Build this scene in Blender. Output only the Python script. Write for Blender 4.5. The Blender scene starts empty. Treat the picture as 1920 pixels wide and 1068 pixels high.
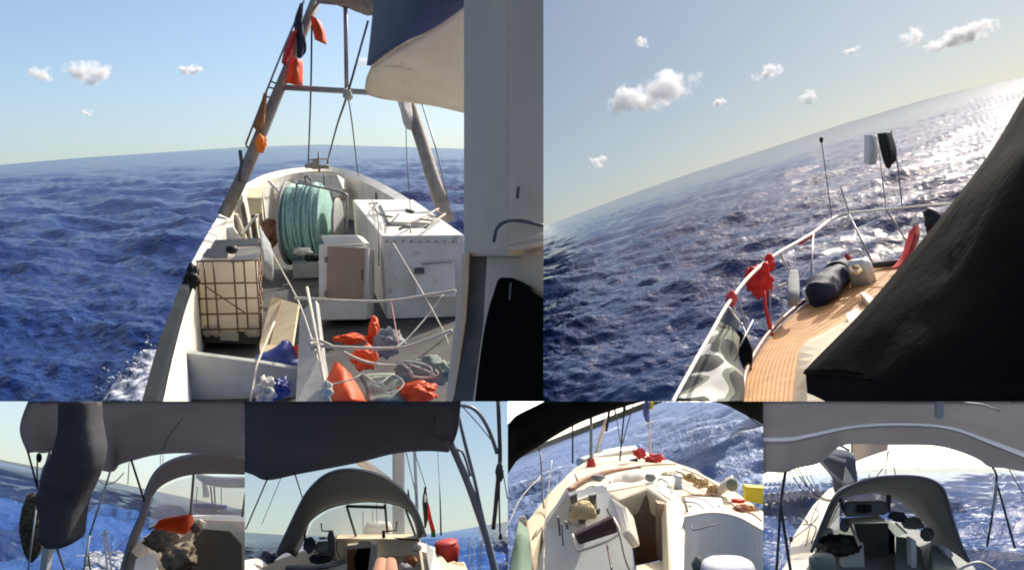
import bpy, bmesh, math, random
import numpy as np
from mathutils import Vector, Matrix, noise
R = math.radians
SC = bpy.context.scene
COL = SC.collection
random.seed(7)

# ------------------------------------------------------------------ camera
F, CX, CY = 1500.0, 960.0, 534.0          # focal length and centre in photograph pixels
cam = bpy.data.cameras.new('Camera'); camo = bpy.data.objects.new('Camera', cam); COL.objects.link(camo)
camo.rotation_euler = (R(90), 0, 0); cam.sensor_width = 36; cam.lens = 36*F/1920
cam.clip_start = 0.05; cam.clip_end = 12000
SC.camera = camo

# ------------------------------------------------------------------ sky, sun, exposure
SUN_AZ, SUN_EL = 35.0, 42.0               # sun ahead and to the right
w = bpy.data.worlds.new('World'); SC.world = w; w.use_nodes = True
nt = w.node_tree; nt.nodes.clear()
sk = nt.nodes.new('ShaderNodeTexSky'); sk.sky_type = 'NISHITA'; sk.sun_disc = False
sk.sun_elevation = R(SUN_EL); sk.sun_rotation = R(SUN_AZ); sk.air_density = .7; sk.dust_density = 5.0; sk.ozone_density = .5
bg = nt.nodes.new('ShaderNodeBackground'); bg.inputs[1].default_value = 0.15
wo = nt.nodes.new('ShaderNodeOutputWorld'); nt.links.new(sk.outputs[0], bg.inputs[0]); nt.links.new(bg.outputs[0], wo.inputs[0])
sl = bpy.data.lights.new('Sun', 'SUN'); sl.energy = 3.9; sl.angle = R(0.6); sl.color = (1, .95, .86)
so = bpy.data.objects.new('Sun', sl); COL.objects.link(so)
sd = Vector((math.sin(R(SUN_AZ))*math.cos(R(SUN_EL)), math.cos(R(SUN_AZ))*math.cos(R(SUN_EL)), math.sin(R(SUN_EL))))
so.rotation_euler = sd.to_track_quat('Z', 'Y').to_euler(); so.location = sd*50
SC.view_settings.view_transform = 'Standard'; SC.view_settings.look = 'None'
SC.view_settings.exposure = 0.5; SC.view_settings.gamma = 1.0; SC.view_settings.use_curve_mapping = False
SC.render.engine = 'CYCLES'
SC.cycles.use_denoising = True
SC.cycles.max_bounces = 12; SC.cycles.transparent_max_bounces = 16; SC.cycles.volume_bounces = 10
SC.cycles.sample_clamp_indirect = 6.0
SC.cycles.filter_width = 1.9

# ------------------------------------------------------------------ frames: each of the six seas has its own level and its own bounds
def ray(u, v): return Vector(((u-CX)/F, 1.0, -(v-CY)/F))
class Pan:
    def __init__(s, rect, hz, h, far, unit=1.0):
        s.rect = rect; s.h = h; s.far = far; s.unit = unit      # unit: metres per length unit of that boat
        a, b = ray(*hz[0]), ray(*hz[1]); s.n = b.cross(a).normalized()
        s.r = (Vector((1, 0, 0)) - s.n*s.n.x).normalized(); s.f = s.n.cross(s.r)
        x0, y0, x1, y1 = rect; s.planes = []          # (normal pointing inside)
        if x0 > 0: s.planes.append(Vector((F, -(x0-CX), 0)).normalized())
        if x1 < 1920: s.planes.append(Vector((-F, (x1-CX), 0)).normalized())
        if y0 > 0: s.planes.append(Vector((0, -(y0-CY), -F)).normalized())
        if y1 < 1068: s.planes.append(Vector((0, (y1-CY), F)).normalized())
    def on(s, u, v, h):
        r = ray(u, v); t = -h*s.unit/r.dot(s.n); return r*t
P1 = Pan((0, 0, 1019, 752), ((0, 286), (1019, 252)), 9.0, [(-200, 330), (0, 309), (150, 296), (300, 286), (450, 276), (600, 271), (870, 279), (1019, 284)])
P2 = Pan((1019, 0, 1920, 752), ((1019, 405), (1920, 119)), 7.5, [(1019, 425), (1207, 355), (1300, 323), (1441, 278), (1582, 232), (1723, 190), (1817, 166), (1920, 146), (2100, 120)])
P3 = Pan((0, 752, 459, 1068), ((0, 847), (459, 934)), .72, [(-200, 826), (0, 861), (162, 892), (270, 915), (459, 955)], .5)
P4 = Pan((459, 752, 952, 1068), ((459, 985), (952, 964)), .72, [(459, 997), (533, 1002), (700, 1004), (820, 999), (952, 977)], .5)
P5 = Pan((952, 752, 1431, 1068), ((952, 832), (1210, 728)), 1.4, [(952, 857), (1005, 835), (1200, 757), (1431, 664)], .5)
P6 = Pan((1431, 752, 1920, 1068), ((1431, 868), (1920, 856)), .72, [(1431, 902), (1540, 885), (1671, 876), (1857, 877), (1920, 880), (2100, 888)], .5)
FREE = type('Free', (), {'planes': [], 'unit': 1.0})()
CUR = P1
def at(u, v, d): return ray(u, v)*(d*CUR.unit)
def Z(ox, oy, s): return lambda x, y: (ox+x/s, oy+y/s)
ident = lambda x, y: (x, y)
def V(zf, lst, d=None):
    out = []
    for t in lst:
        u, v = zf(t[0], t[1]); out.append(at(u, v, t[2] if len(t) > 2 else d))
    return out

# ------------------------------------------------------------------ materials
MATS = {}
def newmat(name):
    m = bpy.data.materials.new(name); m.use_nodes = True; t = m.node_tree; t.nodes.clear()
    o = t.nodes.new('ShaderNodeOutputMaterial'); MATS[name] = m
    return m, t, o
def lin(c): return tuple((x/255/12.92 if x/255 <= .04045 else ((x/255+.055)/1.055)**2.4) for x in c)+(1,)
def mat(name, c1, c2=None, rough=.6, metal=0., ns=1.5, bump=.15, bs=30., spec=.5, transl=0., stain=None, trans=0., stretch=(1, 1, 1)):
    """c1/c2: sRGB-ish base colours mixed by noise; transl: part of light let through cloth; trans: see-through part"""
    m, t, o = newmat(name); N = t.nodes.new; L = t.links.new
    tc = N('ShaderNodeTexCoord'); mp = N('ShaderNodeMapping'); L(tc.outputs['Object'], mp.inputs[0]); mp.inputs['Scale'].default_value = stretch
    n1 = N('ShaderNodeTexNoise'); n1.inputs['Scale'].default_value = ns; n1.inputs['Detail'].default_value = 6; n1.inputs['Roughness'].default_value = .65
    L(mp.outputs[0], n1.inputs['Vector'])
    rp = N('ShaderNodeValToRGB'); rp.color_ramp.elements[0].position = .35; rp.color_ramp.elements[1].position = .68
    rp.color_ramp.elements[0].color = lin(c1); rp.color_ramp.elements[1].color = lin(c2 or tuple(x*.82 for x in c1))
    L(n1.outputs['Fac'], rp.inputs[0]); colout = rp.outputs[0]
    if stain:
        n3 = N('ShaderNodeTexNoise'); n3.inputs['Scale'].default_value = stain[1]; n3.inputs['Detail'].default_value = 8; n3.inputs['Roughness'].default_value = .7
        L(mp.outputs[0], n3.inputs['Vector'])
        r3 = N('ShaderNodeValToRGB'); r3.color_ramp.elements[0].position = stain[2]; r3.color_ramp.elements[1].position = stain[2]+.12
        r3.color_ramp.elements[0].color = (0, 0, 0, 1); r3.color_ramp.elements[1].color = (stain[3],)*3+(1,)
        L(n3.outputs['Fac'], r3.inputs[0])
        mx = N('ShaderNodeMixRGB'); L(r3.outputs[0], mx.inputs[0]); L(colout, mx.inputs[1]); mx.inputs[2].default_value = lin(stain[0]); colout = mx.outputs[0]
    p = N('ShaderNodeBsdfPrincipled'); L(colout, p.inputs['Base Color'])
    p.inputs['Roughness'].default_value = rough; p.inputs['Metallic'].default_value = metal
    p.inputs['Specular IOR Level'].default_value = spec
    if bump:
        n2 = N('ShaderNodeTexNoise'); n2.inputs['Scale'].default_value = bs; n2.inputs['Detail'].default_value = 4
        L(mp.outputs[0], n2.inputs['Vector'])
        b = N('ShaderNodeBump'); b.inputs['Strength'].default_value = bump; b.inputs['Distance'].default_value = .02
        L(n2.outputs['Fac'], b.inputs['Height']); L(b.outputs[0], p.inputs['Normal'])
    out = p.outputs[0]
    if transl:
        tr = N('ShaderNodeBsdfTranslucent'); L(colout, tr.inputs[0]); ms = N('ShaderNodeMixShader'); ms.inputs[0].default_value = transl
        L(out, ms.inputs[1]); L(tr.outputs[0], ms.inputs[2]); out = ms.outputs[0]
    if trans:
        tr = N('ShaderNodeBsdfTransparent'); ms = N('ShaderNodeMixShader'); ms.inputs[0].default_value = trans
        L(out, ms.inputs[1]); L(tr.outputs[0], ms.inputs[2]); out = ms.outputs[0]
    L(out, o.inputs[0]); return m

def sky_mat(name, P, strength, el, rot, air=1., dust=1., ozone=1., grey=0., gcol=(.6, .65, .7)):
    m, t, o = newmat(name); N = t.nodes.new; L = t.links.new
    g = N('ShaderNodeNewGeometry'); nz = N('ShaderNodeVectorMath'); nz.operation = 'NORMALIZE'; L(g.outputs['Position'], nz.inputs[0])
    cb = N('ShaderNodeCombineXYZ')
    for i, ax in enumerate((P.r, P.f, P.n)):
        d = N('ShaderNodeVectorMath'); d.operation = 'DOT_PRODUCT'; L(nz.outputs[0], d.inputs[0]); d.inputs[1].default_value = ax
        if i == 2:
            a = N('ShaderNodeMath'); a.operation = 'MULTIPLY_ADD'; a.inputs[1].default_value = .9; a.inputs[2].default_value = .06; L(d.outputs['Value'], a.inputs[0])
            mxn = N('ShaderNodeMath'); mxn.operation = 'MAXIMUM'; mxn.inputs[1].default_value = .052; L(a.outputs[0], mxn.inputs[0]); L(mxn.outputs[0], cb.inputs[2])
        else: L(d.outputs['Value'], cb.inputs[i])
    s = N('ShaderNodeTexSky'); s.sky_type = 'NISHITA'; s.sun_disc = False; s.sun_elevation = R(el); s.sun_rotation = R(rot)
    s.air_density = air; s.dust_density = dust; s.ozone_density = ozone
    L(cb.outputs[0], s.inputs[0]); c = s.outputs[0]
    if grey:
        mx = N('ShaderNodeMixRGB'); mx.inputs[0].default_value = grey; L(c, mx.inputs[1]); mx.inputs[2].default_value = tuple(x/strength for x in gcol)+(1,); c = mx.outputs[0]
    e = N('ShaderNodeEmission'); L(c, e.inputs[0]); e.inputs[1].default_value = strength; L(e.outputs[0], o.inputs[0])
    return m

def sea_mat(name, c1, c2, rough=.12, sc=1., bump=.6, foam=.70, spec=.5):
    m, t, o = newmat(name); N = t.nodes.new; L = t.links.new
    tc = N('ShaderNodeTexCoord')
    n1 = N('ShaderNodeTexNoise'); n1.inputs['Scale'].default_value = .12*sc; n1.inputs['Detail'].default_value = 5; L(tc.outputs['Object'], n1.inputs['Vector'])
    rp = N('ShaderNodeValToRGB'); rp.color_ramp.elements[0].position = .35; rp.color_ramp.elements[1].position = .7
    rp.color_ramp.elements[0].color = c1+(1,); rp.color_ramp.elements[1].color = c2+(1,); L(n1.outputs['Fac'], rp.inputs[0])
    p = N('ShaderNodeBsdfPrincipled'); p.inputs['Roughness'].default_value = rough; p.inputs['IOR'].default_value = 1.333; p.inputs['Specular IOR Level'].default_value = spec
    n2 = N('ShaderNodeTexNoise'); n2.inputs['Scale'].default_value = 1.6*sc; n2.inputs['Detail'].default_value = 5; n2.inputs['Roughness'].default_value = .6
    mp = N('ShaderNodeMapping'); mp.inputs['Scale'].default_value = (1, 1, 1); L(tc.outputs['Object'], mp.inputs[0]); L(mp.outputs[0], n2.inputs['Vector'])
    b = N('ShaderNodeBump'); b.inputs['Strength'].default_value = bump; b.inputs['Distance'].default_value = .35/sc; L(n2.outputs['Fac'], b.inputs['Height']); L(b.outputs[0], p.inputs['Normal'])
    # foam on the crests; in sea_e this white also paints in sun glitter
    at_ = N('ShaderNodeAttribute'); at_.attribute_name = 'crest'
    n3 = N('ShaderNodeTexNoise'); n3.inputs['Scale'].default_value = 1.3*sc; n3.inputs['Detail'].default_value = 8; n3.inputs['Roughness'].default_value = .75; L(tc.outputs['Object'], n3.inputs['Vector'])
    mu = N('ShaderNodeMath'); mu.operation = 'MULTIPLY_ADD'; L(n3.outputs['Fac'], mu.inputs[0]); mu.inputs[1].default_value = .9; L(at_.outputs['Fac'], mu.inputs[2])
    r3 = N('ShaderNodeValToRGB'); r3.color_ramp.elements[0].position = foam+.5-.35; r3.color_ramp.elements[1].position = min(1, foam+.62-.35)
    mm = N('ShaderNodeMath'); mm.operation = 'MULTIPLY'; mm.inputs[1].default_value = .65; L(mu.outputs[0], mm.inputs[0]); L(mm.outputs[0], r3.inputs[0])
    mx = N('ShaderNodeMixRGB'); L(r3.outputs[0], mx.inputs[0]); L(rp.outputs[0], mx.inputs[1]); mx.inputs[2].default_value = (.55, .6, .65, 1); L(mx.outputs[0], p.inputs['Base Color'])
    L(p.outputs[0], o.inputs[0]); return m

# ------------------------------------------------------------------ mesh building
def catmull(pts, n):
    if n <= 1 or len(pts) < 3: 
        if n > 1 and len(pts) == 2: return [pts[0].lerp(pts[1], k/n) for k in range(n+1)]
        return list(pts)
    P = [pts[0]*2-pts[1]] + list(pts) + [pts[-1]*2-pts[-2]]; out = []
    for i in range(1, len(P)-2):
        a, b, c, d = P[i-1], P[i], P[i+1], P[i+2]
        for k in range(n):
            t = k/n
            out.append(.5*((2*b)+(c-a)*t+(2*a-5*b+4*c-d)*t*t+(3*b-a-3*c+d)*t**3))
    out.append(P[-2]); return out
def newell(pts):
    n = Vector()
    for i, p in enumerate(pts):
        q = pts[(i+1) % len(pts)]
        n.x += (p.y-q.y)*(p.z+q.z); n.y += (p.z-q.z)*(p.x+q.x); n.z += (p.x-q.x)*(p.y+q.y)
    return n.normalized() if n.length > 1e-12 else Vector((0, -1, 0))
class MB:
    def __init__(s): s.v = []; s.f = []; s.sm = []
    def add(s, vs, fs, smooth=False):
        o = len(s.v); s.v += [Vector(p) for p in vs]
        for f in fs: s.f.append(tuple(i+o for i in f)); s.sm.append(smooth)
        return s
    def tube(s, pts, px=None, r=None, seg=8, n=1, closed=False):
        k0 = len(pts); pts = catmull(pts, n)
        if r is None: r = px*.5*(sum(p.y for p in pts)/len(pts))/F
        else: r = r*CUR.unit if not isinstance(r, (list, tuple)) else [q*CUR.unit for q in r]
        m = len(pts)
        rr = [r]*m if not isinstance(r, (list, tuple)) else [np.interp(i/(m-1)*(len(r)-1), range(len(r)), r) for i in range(m)]
        vs = []; up = None
        for i, p in enumerate(pts):
            d = (pts[min(i+1, m-1)]-pts[max(i-1, 0)])
            d = d.normalized() if d.length > 1e-9 else Vector((0, 0, 1))
            if up is None:
                up = Vector((0, 0, 1)) if abs(d.z) < .9 else Vector((1, 0, 0))
            up = (up-d*up.dot(d)).normalized(); sd_ = d.cross(up)
            for k in range(seg):
                a = 2*math.pi*k/seg; vs.append(p+(up*math.cos(a)+sd_*math.sin(a))*rr[i])
        fs = []
        for i in range(m-1):
            for k in range(seg):
                fs.append((i*seg+k, i*seg+(k+1) % seg, (i+1)*seg+(k+1) % seg, (i+1)*seg+k))
        s.add(vs, fs, True)
        o = len(s.v)-len(vs)
        s.f.append(tuple(o+k for k in reversed(range(seg)))); s.sm.append(False)
        s.f.append(tuple(o+(m-1)*seg+k for k in range(seg))); s.sm.append(False)
        return s
    def poly(s, pts, thick=.03, vec=None):
        if vec is None:
            n = newell(pts); c = sum(pts, Vector())/len(pts)
            if n.dot(c) < 0: n = -n
            vec = n*thick*CUR.unit
        k = len(pts); vs = list(pts)+[p+vec for p in pts]
        fs = [tuple(range(k)), tuple(reversed(range(k, 2*k)))]+[(i, i+k, (i+1) % k+k, (i+1) % k) for i in range(k)]
        return s.add(vs, fs)
    def strip(s, A, B, thick=.03, vec=None, n=1):
        """solid band between two polylines of equal length"""
        A, B = catmull(A, n), catmull(B, n); m = len(A)
        if vec is None:
            nn = newell([A[0], A[m//2], A[-1], B[-1], B[m//2], B[0]]); c = sum(A, Vector())
            if nn.dot(c) < 0: nn = -nn
            vec = nn*thick*CUR.unit
        vs = A+B+[p+vec for p in A]+[p+vec for p in B]; fs = []
        for i in range(m-1):
            fs += [(i, i+1, m+i+1, m+i), (2*m+i, 3*m+i, 3*m+i+1, 2*m+i+1), (i, 2*m+i, 2*m+i+1, i+1), (m+i, m+i+1, 3*m+i+1, 3*m+i)]
        fs += [(0, m, 3*m, 2*m), (m-1, 3*m-1, 4*m-1, 2*m-1)]
        return s.add(vs, fs)
    def grid(s, rows, nu=6, nv=6, thick=.01, wr=0., wf=3., seed=0):
        rows = [catmull(r_, nu) for r_ in rows]; thick *= CUR.unit; wr *= CUR.unit; wf /= CUR.unit
        cols = [catmull([r_[i] for r_ in rows], nv) for i in range(len(rows[0]))]
        W, H = len(cols), len(cols[0]); g = [[cols[i][j] for i in range(W)] for j in range(H)]
        nrm = []
        for j in range(H):
            for i in range(W):
                a = g[j][min(i+1, W-1)]-g[j][max(i-1, 0)]; b = g[min(j+1, H-1)][i]-g[max(j-1, 0)][i]
                q = a.cross(b); q = q.normalized() if q.length > 1e-12 else Vector((0, -1, 0))
                nrm.append(q)
        vs = []
        for j in range(H):
            for i in range(W):
                p = g[j][i]; e = min(i, W-1-i, j, H-1-j); k = min(1, e/3)
                vs.append(p+nrm[j*W+i]*(wr*k*(noise.noise(p*wf+Vector((seed, seed, 0)))+.5*noise.noise(p*wf*2.3))) if wr else p)
        vs += [vs[i]+nrm[i]*thick for i in range(W*H)]; fs = []; o = W*H
        for j in range(H-1):
            for i in range(W-1):
                a = j*W+i; fs.append((a, a+1, a+W+1, a+W)); fs.append((o+a, o+a+W, o+a+W+1, o+a+1))
        for i in range(W-1):
            fs.append((i, o+i, o+i+1, i+1)); a = (H-1)*W+i; fs.append((a, a+1, o+a+1, o+a))
        for j in range(H-1):
            a = j*W; fs.append((a, a+W, o+a+W, o+a)); a = j*W+W-1; fs.append((a, o+a, o+a+W, a+W))
        return s.add(vs, fs, True)
    def loft(s, rings, n=1, seg=16, e=2.0, wr=0., wf=6.):
        """rings: (centre, half-width vector, half-depth vector)"""
        cs = catmull([r_[0] for r_ in rings], n); xs = catmull([r_[1] for r_ in rings], n); ys = catmull([r_[2] for r_ in rings], n); xs = [q*CUR.unit for q in xs]; ys = [q*CUR.unit for q in ys]
        vs = []; m = len(cs)
        for c, x, y in zip(cs, xs, ys):
            for k in range(seg):
                a = 2*math.pi*k/seg; ca, sa = math.cos(a), math.sin(a)
                q = x*(math.copysign(abs(ca)**(2/e), ca))+y*(math.copysign(abs(sa)**(2/e), sa))
                vs.append(c+q*(1+wr*(noise.noise((c+q)*wf/CUR.unit)-.6*abs(noise.noise((c+q)*wf*2.2/CUR.unit))) if wr else 1))
        fs = [(i*seg+k, i*seg+(k+1) % seg, (i+1)*seg+(k+1) % seg, (i+1)*seg+k) for i in range(m-1) for k in range(seg)]
        s.add(vs, fs, True); o = len(s.v)-len(vs)
        s.f.append(tuple(o+k for k in reversed(range(seg)))); s.sm.append(True)
        s.f.append(tuple(o+(m-1)*seg+k for k in range(seg))); s.sm.append(True)
        return s
    def blob(s, c, rx, ry, rz, amp=.25, fr=1.5, seed=0, sub=4, ax=None, p=2.0):
        rx, ry, rz = rx*CUR.unit, ry*CUR.unit, rz*CUR.unit
        bm = bmesh.new(); bmesh.ops.create_icosphere(bm, subdivisions=sub, radius=1)
        ax = ax or (Vector((1, 0, 0)), Vector((0, 1, 0)), Vector((0, 0, 1)))
        vs = []
        for v in bm.verts:
            q = v.co; k = 1+amp*noise.noise(q*fr+Vector((seed*3.7, seed*1.3, seed)))+amp*.5*noise.noise(q*fr*2.7+Vector((seed, 0, seed*2)))-amp*.15*abs(noise.noise(q*fr*4.6+Vector((seed*2, seed, 0))))*(sub > 2)
            q2 = Vector([math.copysign(abs(t)**(2/p), t) for t in q]) if p != 2.0 else q
            vs.append(c+(ax[0]*q2.x*rx+ax[1]*q2.y*ry+ax[2]*q2.z*rz)*k)
        bm.verts.index_update()
        s.add(vs, [tuple(v.index for v in f.verts) for f in bm.faces], True); bm.free(); return s
    def box(s, front4, depth):
        return s.poly(front4, vec=depth)

def build(name, mb, material, parent=None, bevel=0.):
    bm = bmesh.new(); vs = [bm.verts.new(p) for p in mb.v]
    for f, sm in zip(mb.f, mb.sm):
        try:
            fc = bm.faces.new([vs[i] for i in f]); fc.smooth = sm
        except ValueError: pass
    bmesh.ops.recalc_face_normals(bm, faces=bm.faces[:])
    if bevel:
        es = [e for e in bm.edges if len(e.link_faces) == 2 and e.calc_face_angle(0) > .6]
        bmesh.ops.bevel(bm, geom=es, offset=bevel*CUR.unit, segments=2, affect='EDGES', profile=.6, clamp_overlap=True)
    for pn in CUR.planes:
        if any(v.co.dot(pn) < -1e-6 for v in bm.verts):
            r_ = bmesh.ops.bisect_plane(bm, geom=bm.verts[:]+bm.edges[:]+bm.faces[:], dist=1e-6, plane_co=(0, 0, 0), plane_no=pn, clear_inner=True)
            ce = [g for g in r_['geom_cut'] if isinstance(g, bmesh.types.BMEdge) and g.is_valid]
            if ce:
                try: bmesh.ops.holes_fill(bm, edges=ce, sides=0)
                except Exception: pass
    if not bm.faces:
        bm.free(); return None
    ng = [f for f in bm.faces if len(f.verts) > 4]
    if ng: bmesh.ops.triangulate(bm, faces=ng)
    me = bpy.data.meshes.new(name); bm.to_mesh(me); bm.free()
    me.materials.append(MATS[material] if isinstance(material, str) else material)
    o = bpy.data.objects.new(name, me); COL.objects.link(o)
    if parent is not None:
        o.parent = parent; M = Matrix.Identity(4); q = parent
        o.matrix_parent_inverse = Matrix.Translation(-wloc(parent))
    return o
def wloc(o):
    return Vector(o.get('_base', (0, 0, 0))) if o.type == 'EMPTY' else Vector((0, 0, 0))
def tag(o, label, cat, group=None):
    if o is None: return None
    o['label'] = label; o['category'] = cat
    if group: o['group'] = group
    return o
def thing(name, label, cat, base, group=None):
    e = bpy.data.objects.new(name, None); e.location = base; e['_base'] = tuple(base); e.empty_display_size = .1; COL.objects.link(e)
    return tag(e, label, cat, group)
def single(name, label, cat, mb, material, group=None, bevel=0.):
    return tag(build(name, mb, material, None, bevel), label, cat, group)
def structure(name, mb, material):
    o = build(name, mb, material)
    if o: o['kind'] = 'structure'
    return o
def sagline(p, q, sag, n=10):
    return [p.lerp(q, i/n)-Vector((0, 0, 1))*sag*4*(i/n)*(1-i/n) for i in range(n+1)]
def rope(label, pts, px, m, n=4, name='rope', cat='rope', group=None, seg=6):
    return single(name, label, cat, MB().tube(pts, px=px, n=n, seg=seg), m, group)

# ------------------------------------------------------------------ sea and sky
def waves(x, y, seed, amp, lmax, lmin, wind, dr):
    rs = np.random.RandomState(seed); z = np.zeros_like(x)
    for i in range(64):
        L_ = lmax*(lmin/lmax)**(i/63.0); th = wind+rs.normal(0, .55); k = 2*np.pi/L_
        a = amp*(L_/lmax)**.82*.17*(0.6+rs.rand())
        fade = np.clip(L_/(dr*2.2)-.4, 0, 1)
        ph = k*(x*np.cos(th)+y*np.sin(th))+rs.rand()*6.28+.8*np.sin(.13*k*(y*np.cos(th)-x*np.sin(th))+rs.rand()*6)
        s_ = np.sin(ph); z += a*fade*(1-2*np.abs(np.sin(ph/2))**.9 if i % 3 else s_)
    return z
def sea(P, material, cols, rows, amp, lmax, lmin, wind, seed, curve=1.15):
    x0, y0, x1, y1 = P.rect
    ua = x0-45 if x0 > 0 else -160; ub = x1+45 if x1 < 1920 else 2080; vb = y1+45 if y1 < 1068 else 1150
    us = np.linspace(ua, ub, cols); fu = [a for a, b in P.far]; fv = [b for a, b in P.far]; hv = np.interp(us, fu, fv); hv = np.where(us < fu[0], fv[0]+(us-fu[0])*(fv[1]-fv[0])/(fu[1]-fu[0]), hv); hv = np.where(us > fu[-1], fv[-1]+(us-fu[-1])*(fv[-1]-fv[-2])/(fu[-1]-fu[-2]), hv)
    if fv[0] > fv[-1] and P is P5: hv = np.maximum(hv, y0)
    t = np.linspace(0, 1, rows)**curve
    U = np.repeat(us[None, :], rows, 0); Vv = hv[None, :]+(np.maximum(vb, hv+5)-hv)[None, :]*t[:, None]
    dx, dz = (U-CX)/F, -(Vv-CY)/F
    den = dx*P.n.x+P.n.y+dz*P.n.z; tt = -P.h*P.unit/np.minimum(den, -1e-4)
    X = np.stack([dx*tt, tt, dz*tt], -1)
    a = X@np.array(P.r); b = X@np.array(P.f)
    rng = np.sqrt(a*a+b*b); dr = np.maximum(np.abs(np.gradient(rng, axis=0)), np.abs(np.gradient(a, axis=1)))
    z = waves(a, b, seed, amp, lmax, lmin, wind, dr)
    z = z*np.clip(t/.06, .12, 1)[:, None]      # seas flatten toward the horizon
    X = X+z[..., None]*np.array(P.n)
    # keep the cut sides true: slide the border columns only along the cut
    me = bpy.data.meshes.new('sea'); n = rows*cols
    idx = np.arange(n).reshape(rows, cols)
    q = np.stack([idx[:-1, :-1], idx[1:, :-1], idx[1:, 1:], idx[:-1, 1:]], -1).reshape(-1, 4)
    bm_v = X.reshape(-1, 3)
    me.vertices.add(n); me.vertices.foreach_set('co', bm_v.ravel())
    me.loops.add(q.size); me.loops.foreach_set('vertex_index', q.ravel().astype(np.int32))
    me.polygons.add(len(q)); me.polygons.foreach_set('loop_start', np.arange(0, q.size, 4, dtype=np.int32))
    me.polygons.foreach_set('loop_total', np.full(len(q), 4, dtype=np.int32))
    me.update(calc_edges=True); me.polygons.foreach_set('use_smooth', np.ones(len(q), dtype=bool))
    at_ = me.attributes.new('crest', 'FLOAT', 'POINT'); cz = (z/(amp*.9)).ravel(); at_.data.foreach_set('value', cz.astype(np.float32))
    bm = bmesh.new(); bm.from_mesh(me)
    for pn in P.planes:
        bmesh.ops.bisect_plane(bm, geom=bm.verts[:]+bm.edges[:]+bm.faces[:], dist=1e-6, plane_co=(0, 0, 0), plane_no=pn, clear_inner=True)
    if sum(f.normal.dot(P.n) for f in list(bm.faces)[:50]) < 0: bmesh.ops.reverse_faces(bm, faces=bm.faces[:])
    bm.to_mesh(me); bm.free(); me.materials.append(MATS[material])
    o = bpy.data.objects.new('sea', me); COL.objects.link(o); o['kind'] = 'structure'; return o
def sky(P, material, d, vlow):
    global CUR
    CUR = P; x0, y0, x1, y1 = P.rect; d /= P.unit
    ua = x0 if x0 > 0 else -300; ub = x1 if x1 < 1920 else 2220; va = y0 if y0 > 0 else -220
    return structure('sky', MB().poly([at(ua, va, d), at(ub, va, d), at(ub, vlow, d), at(ua, vlow, d)], 1.0), material)

sky_mat('sky_a', P1, .122, 40, 50, air=.9, dust=1.5, ozone=2.)
sky_mat('sky_b', P2, .050, 38, 38, air=.9, dust=.9, ozone=1.6, grey=.2, gcol=(.30, .34, .40))
sky_mat('sky_c', P3, .135, 40, 45, air=1.0, dust=1.5)
sky_mat('sky_d', P4, .088, 45, 60, air=1.0, dust=.8)
sky_mat('sky_e', P5, .2, 40, 30, dust=1.5)
sky_mat('sky_f', P6, .17, 40, 30, air=1., dust=.9)
sky(P1, 'sky_a', 3000, 420); sky(P2, 'sky_b', 3000, 520); sky(P3, 'sky_c', 600, 1000)
sky(P4, 'sky_d', 600, 1040); sky(P5, 'sky_e', 600, 900); sky(P6, 'sky_f', 600, 950)
sea_mat('sea_a', (.004, .022, .12), (.010, .038, .16), sc=.6, bump=.8, foam=.6, spec=.22)
sea_mat('sea_b', (.012, .028, .10), (.022, .045, .13), sc=.7, bump=.6, rough=.06, spec=.2, foam=.64)
sea_mat('sea_c', (.022, .075, .25), (.04, .10, .29), sc=7., spec=.3)
sea_mat('sea_d', (.03, .10, .34), (.05, .13, .38), sc=7.)
sea_mat('sea_e', (.11, .18, .38), (.17, .24, .42), sc=7., bump=1., rough=.4, spec=1., foam=.24)  # pale base and widened crest white stand in for sun glitter
sea_mat('sea_f', (.03, .075, .21), (.05, .10, .26), sc=7., spec=.3)
sea(P1, 'sea_a', 680, 380, 1.2, 34, .7, .9, 3)
sea(P2, 'sea_b', 560, 400, 1.05, 26, .7, 1.2, 5)
sea(P3, 'sea_c', 300, 160, .13, 2.4, .06, 1.4, 8)
sea(P4, 'sea_d', 260, 90, .09, 2.0, .06, 1.0, 9)
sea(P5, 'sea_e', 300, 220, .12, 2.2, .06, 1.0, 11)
sea(P6, 'sea_f', 420, 160, .075, 2.0, .06, 1.2, 12)

# ------------------------------------------------------------------ shared materials
mat('white_paint', (234, 230, 218), (208, 202, 186), rough=.5, ns=1.2, stain=((124, 98, 68), 2.6, .59, .55))
mat('grey_paint', (168, 168, 162), (140, 142, 138), rough=.55, ns=1.5, stain=((90, 80, 66), 2., .6, .5))
mat('wall_paint', (222, 206, 180), (200, 184, 158), rough=.55, ns=.9, stretch=(1, 1, .3), stain=((96, 92, 86), 3.5, .62, .4))
mat('dark_cap', (92, 96, 98), (66, 70, 74), rough=.6, ns=3)
mat('rail_dark', (50, 54, 58), (36, 40, 44), rough=1., spec=.08, ns=1.4, stain=((150, 148, 140), 1.6, .60, .6))
mat('deck_grey', (70, 67, 62), (50, 49, 46), rough=.8, ns=2.5, stain=((44, 40, 34), 2.5, .5, .7))
mat('steel', (164, 164, 164), (136, 134, 130), rough=.45, metal=.3, ns=5, bump=.05)
mat('rusty_steel', (160, 154, 144), (132, 120, 104), rough=.7, ns=5, stain=((110, 64, 36), 4., .58, .6))
mat('black', (22, 22, 24), (14, 14, 16), rough=.6, ns=3)
mat('opening_black', (10, 10, 10), (7, 7, 7), rough=1., bump=0, spec=.05)
mat('rope_white', (215, 208, 192), (184, 176, 158), rough=.9, bs=120, bump=.5)
mat('rope_grey', (110, 108, 104), (82, 80, 76), rough=.9, bs=120, bump=.5)
mat('rope_dark', (58, 56, 54), (40, 38, 36), rough=.9, bs=120, bump=.5)
mat('rope_pink', (190, 140, 140), (160, 110, 112), rough=.9, bs=120, bump=.5)
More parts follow.
